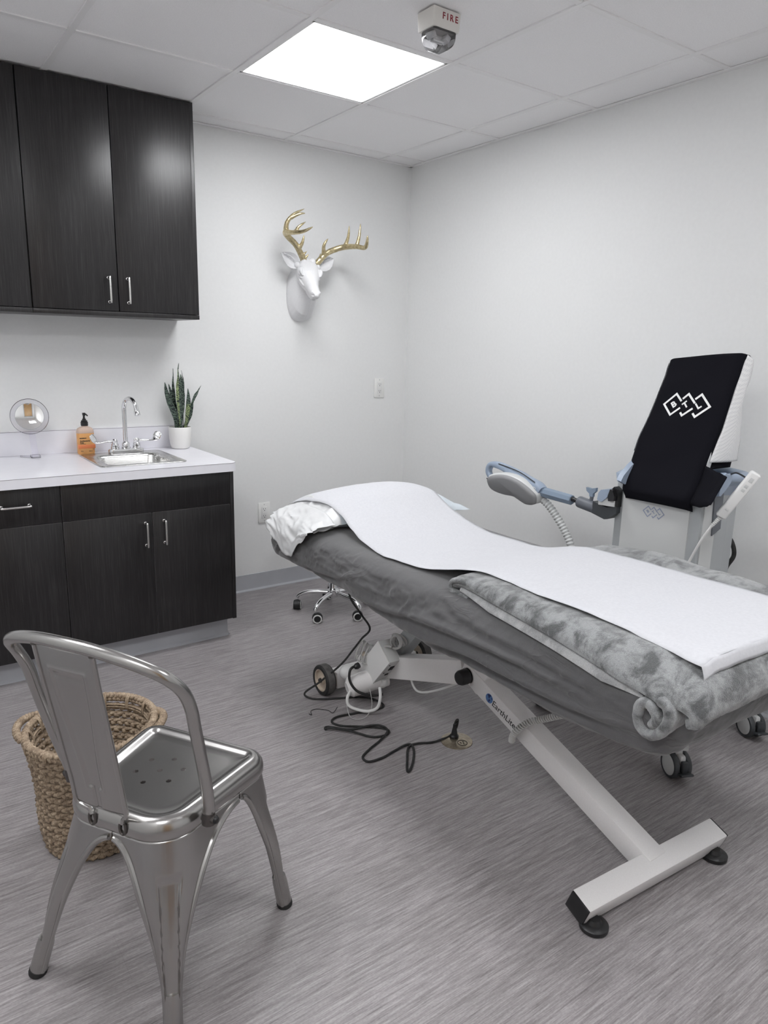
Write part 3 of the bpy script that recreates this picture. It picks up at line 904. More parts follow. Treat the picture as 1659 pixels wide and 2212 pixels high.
        bpy.context.view_layer.update(); bake(o)
    antler([(-.792, -.118, 1.832), (-.800, -.12, 1.853), (-.845, -.13, 1.913), (-.896, -.14, 1.948), (-.930, -.17, 1.966), (-.931, -.24, 1.956), (-.909, -.32, 1.955), (-.881, -.37, 1.974)],
           [([(-.926, -.17, 1.962), (-.928, -.185, 2.010), (-.895, -.2, 2.053), (-.835, -.205, 2.086)], .0125), ([(-.91, -.195, 2.035), (-.872, -.215, 2.055), (-.839, -.22, 2.061)], .0085),
            ([(-.921, -.265, 1.957), (-.913, -.28, 1.980), (-.873, -.285, 2.009)], .0095), ([(-.832, -.128, 1.893), (-.82, -.15, 1.925), (-.814, -.16, 1.966)], .011)],
           [((-.803, -.128, 1.868), (-.787, -.145, 1.890), .007), ((-.79, -.128, 1.853), (-.773, -.14, 1.876), .008)], 0)
    antler([(-.722, -.118, 1.828), (-.705, -.12, 1.842), (-.66, -.13, 1.888), (-.607, -.14, 1.914), (-.567, -.17, 1.927), (-.550, -.26, 1.922), (-.543, -.33, 1.911), (-.549, -.36, 1.938), (-.554, -.37, 1.968)],
           [([(-.570, -.17, 1.924), (-.559, -.19, 1.975), (-.559, -.2, 2.035)], .0105), ([(-.55, -.26, 1.920), (-.54, -.27, 1.975), (-.532, -.27, 2.041)], .0105), ([(-.675, -.128, 1.877), (-.687, -.15, 1.926), (-.667, -.16, 1.962)], .011)],
           [((-.70, -.13, 1.862), (-.708, -.15, 1.885), .008)], 0)
deer()

# ------------------------------------------------------------------ treatment table
BX = -1.1275
def bedtop(y): return pl(-y, [(1.0, .697), (1.4, .700), (1.75, .698), (2.2, .706), (2.6, .712), (3.0, .712)])
C20, S20 = math.cos(R(20)), math.sin(R(20))

def wheel(mb_t, t, c, r, w, rim, ax=(1, 0, 0)):
    a = V(ax); c = V(c)
    tyre = MB().lathe([(r * .74, -w / 2), (r * .93, -w / 2), (r, -w * .36), (r, w * .36), (r * .93, w / 2), (r * .74, w / 2)], c, a, 44, cap=False)
    tyre.lathe([(r * .74, w / 2), (r * .74, -w / 2)], c, a, 44, cap=False)
    o = tyre.build('wheel', M_rubber, t)
    tr = MB().lathe([(r * 1.001, -w * .35), (r * 1.004, -w * .2), (r * 1.004, w * .2), (r * 1.001, w * .35)], c, a, 44, cap=False).build('tread', M_rubber_tread, o)
    h = MB().lathe([(.001, -w * .42), (r * .25, -w * .42), (r * .28, -w * .36), (r * .3, -w * .2), (r * .62, -w * .2), (r * .68, -w * .46), (r * .755, -w * .46), (r * .755, w * .46), (r * .6, w * .3), (.001, w * .3)], c, a, 44)
    h.build('hub', rim, o)
    MB().lathe([(.001, -w * .62), (r * .12, -w * .62), (r * .15, -w * .55), (r * .15, -w * .3), (.001, -w * .3)], c, a, 20).build('axle_cap', M_black, o)

def table():
    t = thing('treatment_table', 'white steel lift treatment table under grey sheet, on T-shaped foot and wheels', 'treatment table', (BX, -2.0, 0))
    rotx = Matrix.Rotation(R(20), 4, 'X')
    # foot bar (tilted box section), open end closed by a black cap
    M = Matrix.Translation(V((-1.197, -2.748, .046))) @ Matrix.Rotation(R(-3.3), 4, 'Z') @ rotx
    MB().box((0, 0, 0), (.562, .064, .06), .005, mtx=M).build('foot_bar', M_whitem, t)
    for sx in (-1, 1):
        MB().box((sx * .282, 0, 0), (.006, .0615, .0575), .0025, mtx=M).build('end_cap', M_black, t)
        x, y_ = (-1.452, -2.765) if sx < 0 else (-.955, -2.79)
        f = MB().lathe([(.001, .0006), (.034, .0006), (.036, .003), (.036, .012), (.033, .015), (.02, .018), (.014, .028), (.001, .028)], (x, y_, 0), n=36)
        f.build('levelling_foot', M_black, t)
    # front beam: T foot up to the pivot
    p0 = V((-1.18, -2.745, .047)); d = V((0, C20, S20)); Lb = .815
    MA = frame(p0 + d * (Lb / 2), (1, 0, 0), d)
    MB().box((0, 0, 0), (.07, Lb, .066), .005, mtx=MA).build('front_beam', M_whitem, t)
    # logo on the near face of the beam
    nx = -1.2154
    def onbeam(s, up): return V((nx, p0.y, p0.z)) + d * s + V((0, -S20, C20)) * up
    Mt = frame(onbeam(.591, -.003), -d, V((0, -S20, C20)))
    w = text_mb('EarthLite', .031, Mt, .0003, 'CENTER', 1.0, 0)
    w.build('maker_lettering', M_ink, t, False, label='black lettering on beam')
    c = onbeam(.665, .0)
    g = MB().lathe([(.001, 0), (.0165, 0), (.0165, .0006), (.001, .0006)], c + V((.0002, 0, 0)), (-1, 0, 0), 36)
    go = g.build('globe_emblem', M_globe, t, label='blue globe emblem')
    k = MB()
    Mg = frame(c + V((-.0006, 0, 0)), -d, V((0, -S20, C20)))
    for poly in ([(-.008, .013), (.001, .016), (.004, .011), (-.001, .007), (.002, .003), (-.003, .001), (-.007, .006), (-.012, .007)], [(.001, -.001), (.007, -.002), (.006, -.008), (.002, -.014), (-.001, -.008)], [(.009, .012), (.014, .006), (.011, .004), (.008, .008)]):
        k.prism(poly, 0, .0004, Mg)
    k.build('continents', M_globedark, go, False)
    # rear beam: wheels up to the pivot
    q0 = V((-1.18, -1.335, .082)); q1 = V((-1.18, -1.985, .312)); dq = (q1 - q0).normalized()
    MQ = frame((q0 + q1) / 2, (1, 0, 0), dq)
    MB().box((0, 0, 0), (.072, (q1 - q0).length, .088), .005, mtx=MQ).build('rear_beam', M_whitem, t)
    kn = V((-1.215, -2.012, .312))
    MB().lathe([(.001, 0), (.030, 0), (.030, .006), (.001, .006)], kn + V((.002, 0, 0)), (-1, 0, 0), 32).build('pivot_washer', M_nickel, t)
    MB().lathe([(.001, .006), (.026, .006), (.027, .012), (.026, .034), (.022, .042), (.012, .046), (.001, .046)], kn, (-1, 0, 0), 32).build('pivot_knob', M_black, t)
    # cross bar with wheels
    MB().span(-1.335, -.925, -1.365, -1.305, .02, .09, .004).build('cross_bar', M_whitem, t)
    MB().tube([(-1.40, -1.335, .0635), (-.86, -1.335, .0635)], .009).build('axle', M_nickel, t)
    for x in (-1.378, -.880): wheel(None, t, (x, -1.335, .0635), .063, .042, M_beige, (1 if x < -1.1 else 1, 0, 0))
    # lift actuator, links and frame under the top
    e1 = V((0, -.635, .772)); a0 = V((-1.145, -1.45, .105))
    MB().box((0, 0, 0), (.06, .60, .062), .004, mtx=frame(a0 + e1 * .27, (1, 0, 0), e1)).build('lift_arm', M_devmid, t)
    MB().box((0, 0, 0), (.06, .30, .06), .004, mtx=frame(V((-1.18, -2.10, .40)), (1, 0, 0), V((0, -.5, .86)))).build('link_arm', M_whitem, t)
    fr = MB().span(-1.40, -.86, -2.82, -1.2, .505, .53, .003)
    fr.build('top_frame', M_whitem, t)
    MB().span(-1.44, -.815, -2.87, -1.11, .54, .668, .03).build('cushion', M_sheet, t)
    # motor
    m = MB()
    m.lathe([(.001, 0), (.022, .0005), (.026, .006), (.037, .010), (.043, .018), (.044, .11), (.044, .17), (.03, .175), (.001, .175)], (-1.352, -1.462, .072), (1, -.22, .16), 36)
    m.build('motor', M_whitem, t)
    MB().ball((-1.318, -1.425, .118), (.040, .036, .032), 28, 14).build('motor_dome', M_wcable, t)
    # control box on the lift arm
    cb = V((-1.235, -1.536, .187)); e2 = V((0, -.80, -.60))
    MC = frame(cb, e1, (e2 - e1 * e2.dot(e1)))
    b = MB().box((0, 0, 0), (.17, .10, .056), .006, mtx=MC)
    box = b.build('control_box', M_devgrey, t)
    zs = 1 if (MC.to_3x3() @ V((0, 0, 1))).x < 0 else -1
    MB().box((0, 0, zs * .031), (.172, .102, .007), .003, mtx=MC).build('box_lid', M_white, box)
    for c_, z_ in (((.030, .0505, -zs * .004), (.030, .003, .020)), ((-.02, .0505, -zs * .004), (.012, .003, .016)), ((.0, .0505, zs * .018), (.004, .003, .005)), ((.06, .0505, zs * .018), (.004, .003, .005))): MB().box(c_, z_, .001, mtx=MC).build('port', M_slot, box)
    hk = MB().tube(cr([MC @ V((-.055, .055, -zs * .01)), MC @ V((-.075, .068, -zs * .01)), MC @ V((-.098, .060, -zs * .01)), MC @ V((-.115, .03, -zs * .01))], 6), .0115, 14)
    hk.build('cord_hook', M_wcable, t)
    # grey and white cables tied up on the box
    lo = MB()
    P = [V((-1.27, -1.575, .098)), V((-1.285, -1.60, .068)), V((-1.30, -1.60, .030)), V((-1.335, -1.575, .016)), V((-1.372, -1.52, .022)), V((-1.372, -1.50, .05)), V((-1.335, -1.48, .075))]
    lo.tube(cr(P, 8), .0062, 10)
    lo.build('motor_cable', M_wcable, t)
    cl = MB()
    for k in range(6):
        a = .9 + .12 * k
        c0 = V((-1.285 + .006 * k, -1.45 - .006 * k, .215 - .004 * k))
        cl.tube([c0 + V((math.cos(w) * .018 * (1 + .25 * math.sin(k * 2)), math.sin(w) * .01 * (1 if k % 2 else -1), math.sin(w) * .034 + math.cos(w) * .022)) for w in [2 * math.pi * q / 20 for q in range(20)]], .0028, 7, True)
    cl.build('cable_coil', M_cable, t)
    MB().lathe([(.011, -.005), (.0125, 0), (.011, .005)], (-1.272, -1.463, .198), (.2, -.3, .8), 16).build('cable_tie', M_beige, t)
    cl = MB()
    for k in range(5):
        c0 = V((-1.215 + .007 * k, -1.60 + .004 * k, .285))
        cl.tube([c0 + V((.012 * math.sin(w * 1 + k), math.cos(w) * .032, math.sin(w) * .022)) for w in [2 * math.pi * q / 22 for q in range(22)]], .0045, 8, True)
    cl.tube(cr([(-1.235, -1.60, .27), (-1.25, -1.575, .265), (-1.248, -1.585, .235), (-1.235, -1.60, .215)], 6), .005, 8)
    cl.build('cable_loop', M_cable, t)
    # wire hanging under the beam
    MB().tube(cr([(-1.20, -1.665, .19), (-1.20, -1.70, .135), (-1.20, -1.745, .132), (-1.20, -1.83, .175), (-1.19, -1.92, .235), (-1.18, -1.97, .28)], 8), .0042, 8).build('sagging_cable', M_wcable, t)
    MB().tube(cr([(-1.30, -1.55, .09), (-1.31, -1.58, .03), (-1.36, -1.60, .006), (-1.40, -1.575, .006), (-1.385, -1.52, .02), (-1.37, -1.49, .06)], 8), .0013, 6).build('thin_lead', M_cable, t)
table()

def fitted_sheet():
    cx, cy, hx, hy, r = BX, -1.9925, .3625, .9375, .075
    # outline samples: (core sign position, normal)
    smp = []
    nL, nS, nC = 300, 90, 12
    def side(p, q, nrm, n):
        for k in range(n): smp.append((lerp(V(p), V(q), k / n), V(nrm)))
    def corner(p, a0, n):
        for k in range(n):
            a = R(a0 + 90 * k / n); smp.append((V(p), V((math.cos(a), math.sin(a)))))
    side((1, -1), (1, 1), (1, 0), nL); corner((1, 1), 0, nC); side((1, 1), (-1, 1), (0, 1), nS); corner((-1, 1), 90, nC)
    side((-1, 1), (-1, -1), (-1, 0), nL); corner((-1, -1), 180, nC); side((-1, -1), (1, -1), (0, -1), nS); corner((1, -1), 270, nC)
    F0 = [(0, .060, -.02), (.03, .040, 0), (.08, .022, .02), (.16, .008, .08), (.24, .0, .17), (.32, -.005, .26), (.40, -.008, .36), (.48, -.008, .46), (.56, -.006, .56), (.64, -.002, .65), (.71, .003, .74), (.78, .010, .82), (.84, .020, .89), (.90, .034, .945), (.95, .052, .98), (1.0, .075, 1.0)]
    F = []
    for k in range(37):
        f = k / 36; f = f ** 1.15
        i = max(q for q in range(len(F0)) if F0[q][0] <= f + 1e-9); i = min(i, len(F0) - 2)
        u = (f - F0[i][0]) / (F0[i + 1][0] - F0[i][0])
        F.append((f, lerp(F0[i][1], F0[i + 1][1], u), lerp(F0[i][2], F0[i + 1][2], u)))
    FOLDS = [([(1.62, .552), (1.85, .575), (2.15, .612), (2.45, .622), (2.7, .618)], .010, .011), ([(1.85, .525), (2.05, .545), (2.35, .572), (2.65, .575), (2.88, .60)], .011, .010), ([(2.1, .515), (2.4, .535), (2.7, .540), (2.9, .545)], .008, .008), ([(1.25, .56), (1.42, .585), (1.6, .60), (1.75, .640)], .007, .010), ([(2.25, .66), (2.5, .652), (2.8, .64)], .006, .008), ([(1.12, .575), (1.2, .62), (1.24, .66)], .007, .009)]
    I = [.10, .13, .16, .20, .25, .30, .345]
    rings = []
    def hem(y, x):
        h = pl(-y, [(1.0, .560), (1.2, .545), (1.65, .545), (1.95, .515), (2.7, .512), (2.85, .535), (2.97, .55)])
        return h
    def pos(c, nrm, inset):
        ex = hx - r - max(0, inset - r); ey = hy - r - max(0, inset - r)
        off = max(r - inset, 0) if inset > 0 else r - inset
        return V((cx + c.x * ex, cy + c.y * ey)) + nrm * off
    for f, inset, g in F:
        ring = []
        for c, nrm in smp:
            p = pos(c, nrm, inset); y = p.y
            zt = bedtop(y); zh = hem(y, p.x)
            z = lerp(zh, zt, g)
            near = .4 + .6 * sstep(-.2, .6, -nrm.x - nrm.y * .6)
            env = math.sin(math.pi * min(1, max(0, f * .95 + .02))) ** .7
            l = p.y if abs(nrm.x) > .5 else p.x
            # swags running along the side, folds and crumples
            w = .009 * N(l * 2.2, z * 16 - l * 4.0, 1.3) + .004 * N(l * 6, z * 30 + l * 8, 5)
            cr_ = (1 - abs(N(l * 7 + 3 * N(l * 5, z * 12), z * 34, 9)) * 2) ** 3
            cr2 = (1 - abs(N(l * 15 + 2 * N(l * 9, z * 20, 4), z * 60 - l * 12, 19)) * 2) ** 3
            up = sstep(.30, .6, f) * (.5 + .5 * sstep(-2.5, -1.9, y))
            w += (.0075 * max(0, cr_) + .0042 * max(0, cr2)) * (.2 + .8 * up)
            if nrm.x < -.3:
                for P_, amp, wd in FOLDS:
                    if P_[0][0] < -y < P_[-1][0]:
                        zc = pw(-y, P_); e_ = math.sin(math.pi * (-y - P_[0][0]) / (P_[-1][0] - P_[0][0])) ** .6
                        dz_ = (z - zc)
                        w += 1.4 * amp * e_ * (math.exp(-(dz_ / wd) ** 2) - .7 * math.exp(-((dz_ + wd * 1.7) / wd) ** 2))
            gath = (1 - f) ** 4 * .006 * N(l * 26, 3, 1)
            p = p + nrm * (w * env * near + gath)
            z += .006 * N(l * 9, f * 4, 4) * (1 - f) + (.014 * N(l * 3.5, 8.2)) * (1 - f) ** 2
            # gathered corner at the foot
            ring.append(V((p.x, p.y, z)))
        rings.append(ring)
    for ins in I:
        ring = []
        for c, nrm in smp:
            p = pos(c, nrm, ins); y = p.y
            ring.append(V((p.x, p.y, bedtop(y) + .0035 * sstep(.075, .2, ins) + .002 * N(p.x * 9, p.y * 7, 3))))
        rings.append(ring)
    mb = MB().loft(rings, True, False, False)
    # close the top along the centre line
    n = len(smp); vs = rings[-1]
    half = []
    b = len(mb.v) - n
    mb.f.append([b + k for k in range(n)]); mb.m.append(0)
    o = mb.build('fitted_sheet', M_sheet, None, True, 0)
    setp(o, 'charcoal grey elasticated sheet stretched over the treatment table', 'sheet')
    return o
fitted_sheet()

# pillow -------------------------------------------------------------
PCX, PCY, PHX, PHY = -1.100, -1.235, .355, .205
PRAD = R(-5)
def pil_local(x, y):
    dx, dy = x - PCX, y - PCY
    c, s = math.cos(-PRAD), math.sin(-PRAD)
    return (dx * c - dy * s) / PHX, (dx * s + dy * c) / PHY
def pil_edge_z(u): return .733 - .022 * sstep(.6, 1.0, -u) + .006 * u
def pil_top(u, v):
    a, b = min(abs(u), 1), min(abs(v), 1)
    h = .090 * (1 - a ** 2.6) ** .62 * (1 - b ** 2.4) ** .62
    h *= 1 + .10 * u - .04 * v
    return pil_edge_z(u) + h
def pil_xy(u, v):
    # pull the sides in between the corners
    k = 1 - .07 * (1 - v * v) * (abs(u) ** 3); m = 1 - .08 * (1 - u * u) * abs(v) ** 3
    lx, ly = u * PHX * k, v * PHY * m
    if u > .9 and v < -.8: lx += .012; ly -= .012
    c, s = math.cos(PRAD), math.sin(PRAD)
    return PCX + lx * c - ly * s, PCY + lx * s + ly * c

def pillow():
    t = thing('pillow', 'pillow in a pale blue disposable case at table\'s head', 'pillow', (PCX, PCY, .70))
    def P(u, v, up):
        x, y = pil_xy(u, v)
        ze = pil_edge_z(u)
        if up: z = pil_top(u, v) + .003 * N(x * 14, y * 14, 2) * (1 - max(abs(u), abs(v)) ** 4)
        else:
            a, b = abs(u), abs(v)
            z = ze - .040 * (1 - a ** 4) * (1 - b ** 4)
            z = max(z, min(ze, bedtop(y) + .008)) if x > -1.43 else z
        return V((x, y, z))
    def crumple(q, u, s=1.0):
        k = sstep(.55, .72, -u) * s
        d = .010 * N(q.x * 16, q.y * 14, q.z * 16) + .006 * (1 - 2 * abs(N(q.x * 20, q.y * 22, q.z * 20 + 4))) + .001 * N(q.x * 70, q.y * 60, q.z * 60)
        return q + V((-.35, 0, 1)) * d * k
    def patch(u0, u1, nu, nv, film):
        mb = MB()
        us = [lerp(u0, u1, i / nu) for i in range(nu + 1)]
        rings = []
        for u in us:
            top = [P(u, -1 + 2 * j / nv, True) for j in range(nv + 1)]
            bot = [P(u, 1 - 2 * j / nv, False) for j in range(1, nv)]
            ring = top + bot
            rings.append([crumple(q, u) for q in ring])
        mb.loft(rings)
        return mb
    patch(-.66, 1.0, 50, 40, False).build('pillowcase', M_pcase, t, True, 60)
    patch(-1.0, -.655, 26, 44, True).build('case_end', M_pplastic, t, True, 60, label='crumpled white film end of case')
    # loose flap of film hanging over the table edge
    def flap(a, b):
        y = lerp(-1.095, -1.43, a)
        u0, v0 = pil_local(-1.385, y); v0 = min(max(v0, -.97), .97)
        z0 = pil_top(u0, v0) + .006
        zb = pw(a, [(0, .675), (.2, .640), (.5, .598), (.62, .600), (.85, .672), (1, .712)])
        P = [V((-1.385, 0, z0)), V((-1.43, 0, min(z0, .752) - .006)), V((-1.478, 0, .722)), V((-1.507, 0, lerp(.722, zb, .45))), V((-1.512, 0, zb))]
        t_ = b * 4; k = min(int(t_), 3); q = lerp(P[k], P[k + 1], t_ - k)
        c = .009 * N(y * 14, b * 4, 3) + .007 * (1 - 2 * abs(N(y * 18 + b * 5, b * 5, 8))) + .0008 * N(y * 70, b * 25, 2)
        g = min(1, b * 2.5)
        return V((q.x - max(-.006, c) * g, y + .010 * N(b * 6, y * 9, 5) * g, q.z + (.004 + c * .6) * (1 - b) ** .5 * g))
    MB().grid(flap, 90, 40).build('case_flap', M_pplastic, t, True, 60, solid=.0012)
pillow()

# blanket --------------------------------------------------------------
def blanket_lift(x, y):
    """height of the blanket's top above the table"""
    k = sstep(2.16, 2.30, -y)
    return k * .048
def blanket():
    t = thing('blanket', 'folded grey plush blanket across the table\'s foot under the paper', 'blanket', (BX, -2.6, .71))
    def layer(path, half, xn, xf, nx, zoff, seed, droop, lump):
        Q = cr(path, 8); n = len(Q)
        rings = []
        for i, q in enumerate(Q):
            s = i / (n - 1)
            tg = (Q[min(i + 1, n - 1)] - Q[max(i - 1, 0)]).normalized()       # in (y,z)
            nm = V((-tg.y, tg.x)) if -tg.y * 0 + tg.x * -1 > 0 or True else tg
            nm = V((tg.y, -tg.x))
            if nm.y < 0 and s < .6: nm = -nm
            if s >= .6 and nm.dot(rings_n[-1]) < 0: nm = -nm
            rings_n.append(nm)
            e = xn(q.x); th = half * (1 if 0 < i < n - 1 else .45)
            top, bot = [], []
            for j in range(nx + 1):
                u = j / nx
                x = lerp(e, xf(q.x), u)
                edge = min(1, math.sqrt(max(0, min(u, 1 - u)) * nx / 3.2 + .06)) if min(u, 1 - u) * nx < 3.2 else 1
                dr = droop(x, q.x) * lerp(.45, 1, sstep(.66, .735, q.y))
                lu = lump * (N(x * 7, q.x * 6 + q.y * 6, seed) + .5 * N(x * 19, q.x * 15 + q.y * 15, seed + 3))
                fl = .0016 * N(x * 120, q.x * 120, q.y * 120 + seed)
                c = V((q.x, q.y + zoff))
                a = c + nm * (th * edge + lu + fl); b_ = c - nm * (th * edge)
                far = .022 * math.exp(-((x + .80) / .06) ** 2) * math.exp(-((q.x + 2.40) / .10) ** 2) + .012 * math.exp(-((x + .80) / .05) ** 2) * math.exp(-((q.x + 2.62) / .06) ** 2)
                top.append(V((x, a.x, a.y - dr + far))); bot.append(V((x, b_.x, b_.y - dr)))
            rings.append(top + bot[::-1])
        return MB().loft(rings)
    def bt(y): return bedtop(y)
    global rings_n
    rings_n = []
    def dr_top(x, y):
        e = pl(-y, [(2.2, -1.44), (2.6, -1.425), (2.9, -1.40)])
        d = max(0, e - x)
        return 3.2 * d * d + .20 * d
    path = [(-2.165, .716), (-2.18, .730), (-2.26, .738), (-2.5, .741), (-2.75, .743), (-2.86, .741), (-2.925, .730), (-2.955, .705), (-2.962, .68), (-2.955, .662)]
    m = layer(path, .021, lambda y: pl(-y, [(2.16, -1.435), (2.35, -1.462), (2.6, -1.484), (2.8, -1.500), (2.90, -1.500), (2.962, -1.478)]), lambda y: -.735 - .012 * N(y * 9, 2), 90, 0, 1.7, dr_top, .0035)
    m.build('top_layer', M_plush, t, True, 60)
    rings_n = []
    path = [(-2.20, .712), (-2.22, .716), (-2.4, .718), (-2.6, .719), (-2.75, .718), (-2.84, .710), (-2.86, .702)]
    m = layer(path, .011, lambda y: pl(-y, [(2.18, -1.435), (2.35, -1.470), (2.6, -1.489), (2.75, -1.500), (2.85, -1.488)]), lambda y: -1.2, 50, 0, 4.2, lambda x, y: dr_top(x, y) + .004 * sstep(1.40, 1.5, -x), .002)
    m.build('under_layer', M_plush2, t, True, 60, label='lighter underside of the blanket')
    # loop of the fold at the head end
    def roll(cx0, cx1, cy, cz, pts, th, name, matl, seed):
        Q = cr(pts, 6); n = len(Q)
        rings = []
        nx = 14
        for i, q in enumerate(Q):
            tg = (Q[min(i + 1, n - 1)] - Q[max(i - 1, 0)]).normalized(); nm = V((-tg.y, tg.x))
            h = th * (1 if 1 < i < n - 2 else .6)
            a, b_ = [], []
            for j in range(nx + 1):
                x = lerp(cx0, cx1, j / nx); k = 1 if 0 < j < nx else .35
                w = .003 * N(x * 25, q.x * 25, q.y * 25 + seed) + .0012 * N(x * 120, q.x * 120, q.y * 120)
                p1 = V((cy + q.x, cz + q.y)) + nm * (h * k + w); p2 = V((cy + q.x, cz + q.y)) - nm * (h * k - w)
                xx = x + (0 if 0 < j < nx else 0)
                a.append(V((xx, p1.x, p1.y))); b_.append(V((xx, p2.x, p2.y)))
            rings.append(a + b_[::-1])
        return MB().loft(rings).build(name, matl, t, True, 60)
    roll(-1.445, -1.36, -2.175, .712, [(-.06, .026), (-.02, .029), (.012, .022), (.022, .004), (.012, -.012), (-.02, -.014), (-.06, -.012)], .008, 'fold_loop', M_plush, 2)
    sp = []
    for k in range(22):
        a = R(70 - 24 * k); rr = lerp(.047, .013, k / 21) * (1 + .10 * math.sin(k * 1.1))
        sp.append((-math.cos(a) * rr * -1 * -1, math.sin(a) * rr * 1.05))
    roll(-1.510, -1.42, -2.880, .645, sp, .0115, 'rolled_corner', M_plush, 6)
blanket()

def exam_paper():
    x0, x1 = -1.362, -.842
    def z(x, y):
        base = bedtop(y) + .0105 + blanket_top(x, y)
        u, v = pil_local(x, y)
        zp = base
        if abs(v) < 1 and abs(u) < 1: zp = pil_top(u, v) + .007
        # tent from the pillow's front shoulder down to the table
        yt = -1.37; yb = -1.74
        if y < yt:
            u2, v2 = pil_local(x, yt)
            zs = pil_top(u2, v2) + .007
            k = min(1, (yt - y) / (yt - yb))
            zp = max(base, lerp(zs, bedtop(yb) + .0105, 1 - (1 - k) ** 1.9) if k < 1 else base)
        return zp
    def blanket_top(x, y):
        return .0505 * sstep(1.93, 2.24, -y)
    def edges(y): return (pl(-y, [(1.03, -1.375), (1.42, -1.348), (1.6, -1.385), (1.78, -1.412), (2.0, -1.395), (2.25, -1.372), (2.45, -1.388), (2.75, -1.395), (2.95, -1.425)]), pl(-y, [(1.03, -.85), (1.6, -.86), (2.0, -.872), (2.95, -.868)]))
    ny, nx = 150, 30
    ys = [lerp(-1.03, -2.925, i / ny) for i in range(ny + 1)]
    def fn(a, b):
        i = a * ny; y = lerp(-1.03, -2.945, a); xa, xb = edges(y); x = lerp(xa, xb, b)
        e = 1 if b in (0, 1) else 0
        x += (.004 * N(y * 5, b * 3) + .003 * N(y * 16, b * 9)) if e else 0
        y2 = y - .012 * (b - .5) + .02 * 0
        zz = z(x, y2) + .0035 * N(x * 6, y * 5, 4) + .0012 * N(x * 22, y * 20, 1)
        # slack near edge curling down at the foot
        zz -= .008 * sstep(2.55, 2.92, -y) * (1 - sstep(0, .10, b))
        zz -= .0028 * (1 - sstep(0, .07, min(b, 1 - b))) * sstep(1.6, 1.75, -y)
        return V((x, y2, zz))
    mb = MB().grid(fn, ny, nx)
    # folded-over strip at the foot
    def strip(a, b):
        p = fn(1, b)
        return V((p.x - .002 * a, p.y - .006 * math.sin(a * 1.7) - .004 * a, p.z - .030 * a + .002 * N(b * 9, a)))
    mb.grid(strip, 4, nx)
    bm = bmesh.new()
    o = mb.build('exam_paper', M_paper, None, True, 70, solid=.0006)
    bm.free()
    b = bmesh.new(); b.from_mesh(o.data); bmesh.ops.remove_doubles(b, verts=b.verts, dist=.0004); b.to_mesh(o.data); b.free()
    setp(o, 'white exam paper strip running from the pillow to the table\'s foot', 'paper sheet')
exam_paper()

# ------------------------------------------------------------------ cords on the floor
def floor_outlet():
    c = V((-1.163, -1.915, 0))
    t = thing('floor_outlet', 'round worn brass floor outlet with a black plug in it', 'outlet', c)
    MB().lathe([(.001, .0004), (.058, .0004), (.0575, .003), (.055, .004), (.001, .004)], c, n=48).build('plate', M_brass, t)
    r = MB().lathe([(.0165, .0042), (.0165, .0054), (.0185, .0054), (.0185, .0042)], c + V((.005, -.026, 0)), n=32, cap=False).build('receptacle_ring', M_slot, t)
    for dx, dy in ((-.005, .003), (.006, .003), (0, -.007)): MB().box(c + V((.005 + dx, -.026 + dy, .0045)), (.003, .008, .001), 0).build('slot', M_slot, t, False)
floor_outlet()

def power_cord():
    t = thing('power_cord', 'black power cord looped over the floor from table to floor outlet', 'cord', (-1.4, -1.65, 0))
    fl = [(-1.45, -1.35), (-1.405, -1.385), (-1.33, -1.42), (-1.285, -1.44), (-1.250, -1.475), (-1.233, -1.53), (-1.245, -1.565), (-1.30, -1.565), (-1.38, -1.545), (-1.445, -1.535), (-1.478, -1.558), (-1.462, -1.60), (-1.41, -1.64), (-1.35, -1.69), (-1.333, -1.725), (-1.36, -1.745), (-1.41, -1.728), (-1.46, -1.665), (-1.51, -1.605), (-1.525, -1.588), (-1.508, -1.580), (-1.45, -1.64), (-1.38, -1.668), (-1.345, -1.69), (-1.345, -1.735), (-1.40, -1.765), (-1.46, -1.79), (-1.512, -1.820), (-1.512, -1.855), (-1.46, -1.862), (-1.40, -1.850), (-1.345, -1.841), (-1.322, -1.850), (-1.345, -1.895), (-1.392, -1.948), (-1.428, -1.977), (-1.432, -1.970), (-1.400, -1.928), (-1.344, -1.862), (-1.30, -1.855), (-1.25, -1.878), (-1.20, -1.882), (-1.165, -1.880)]
    P = [V((-1.20, -1.2, .52)), V((-1.29, -1.375, .43)), V((-1.288, -1.45, .375)), V((-1.285, -1.52, .33)), V((-1.295, -1.48, .275)), V((-1.305, -1.44, .22)), V((-1.34, -1.40, .145)), V((-1.41, -1.355, .07)), V((-1.465, -1.325, .022))]
    def lift(k): return .0048 + (.0075 if k in (22, 23, 24, 17, 18) else 0) + (.002 if k in (37, 38) else 0)
    P += [V((x, y, lift(k))) for k, (x, y) in enumerate(fl)]
    P += [V((-1.150, -1.893, .035)), V((-1.146, -1.898, .070)), V((-1.152, -1.897, .072)), V((-1.155, -1.893, .058))]
    MB().tube(cr(P, 7), .0041, 9).build('cable', M_rubber, t)
    p = MB().lathe([(.001, .0045), (.0165, .0045), (.0165, .012), (.012, .016), (.009, .034), (.0065, .045), (.006, .056), (.001, .056)], (-1.157, -1.894, 0), n=24)
    p.build('plug', M_black, t)
    b = MB().tube(cr([(-1.315, -1.478, .165), (-1.345, -1.478, .155), (-1.355, -1.49, .115), (-1.335, -1.515, .075), (-1.29, -1.545, .058), (-1.25, -1.57, .062)], 8), .0052, 10)
    b.lathe([(.001, 0), (.012, 0), (.013, .012), (.008, .022), (.001, .024)], (-1.305, -1.478, .165), (-1, 0, -.3), 16)
    b.build('inlet_lead', M_black, t)
power_cord()

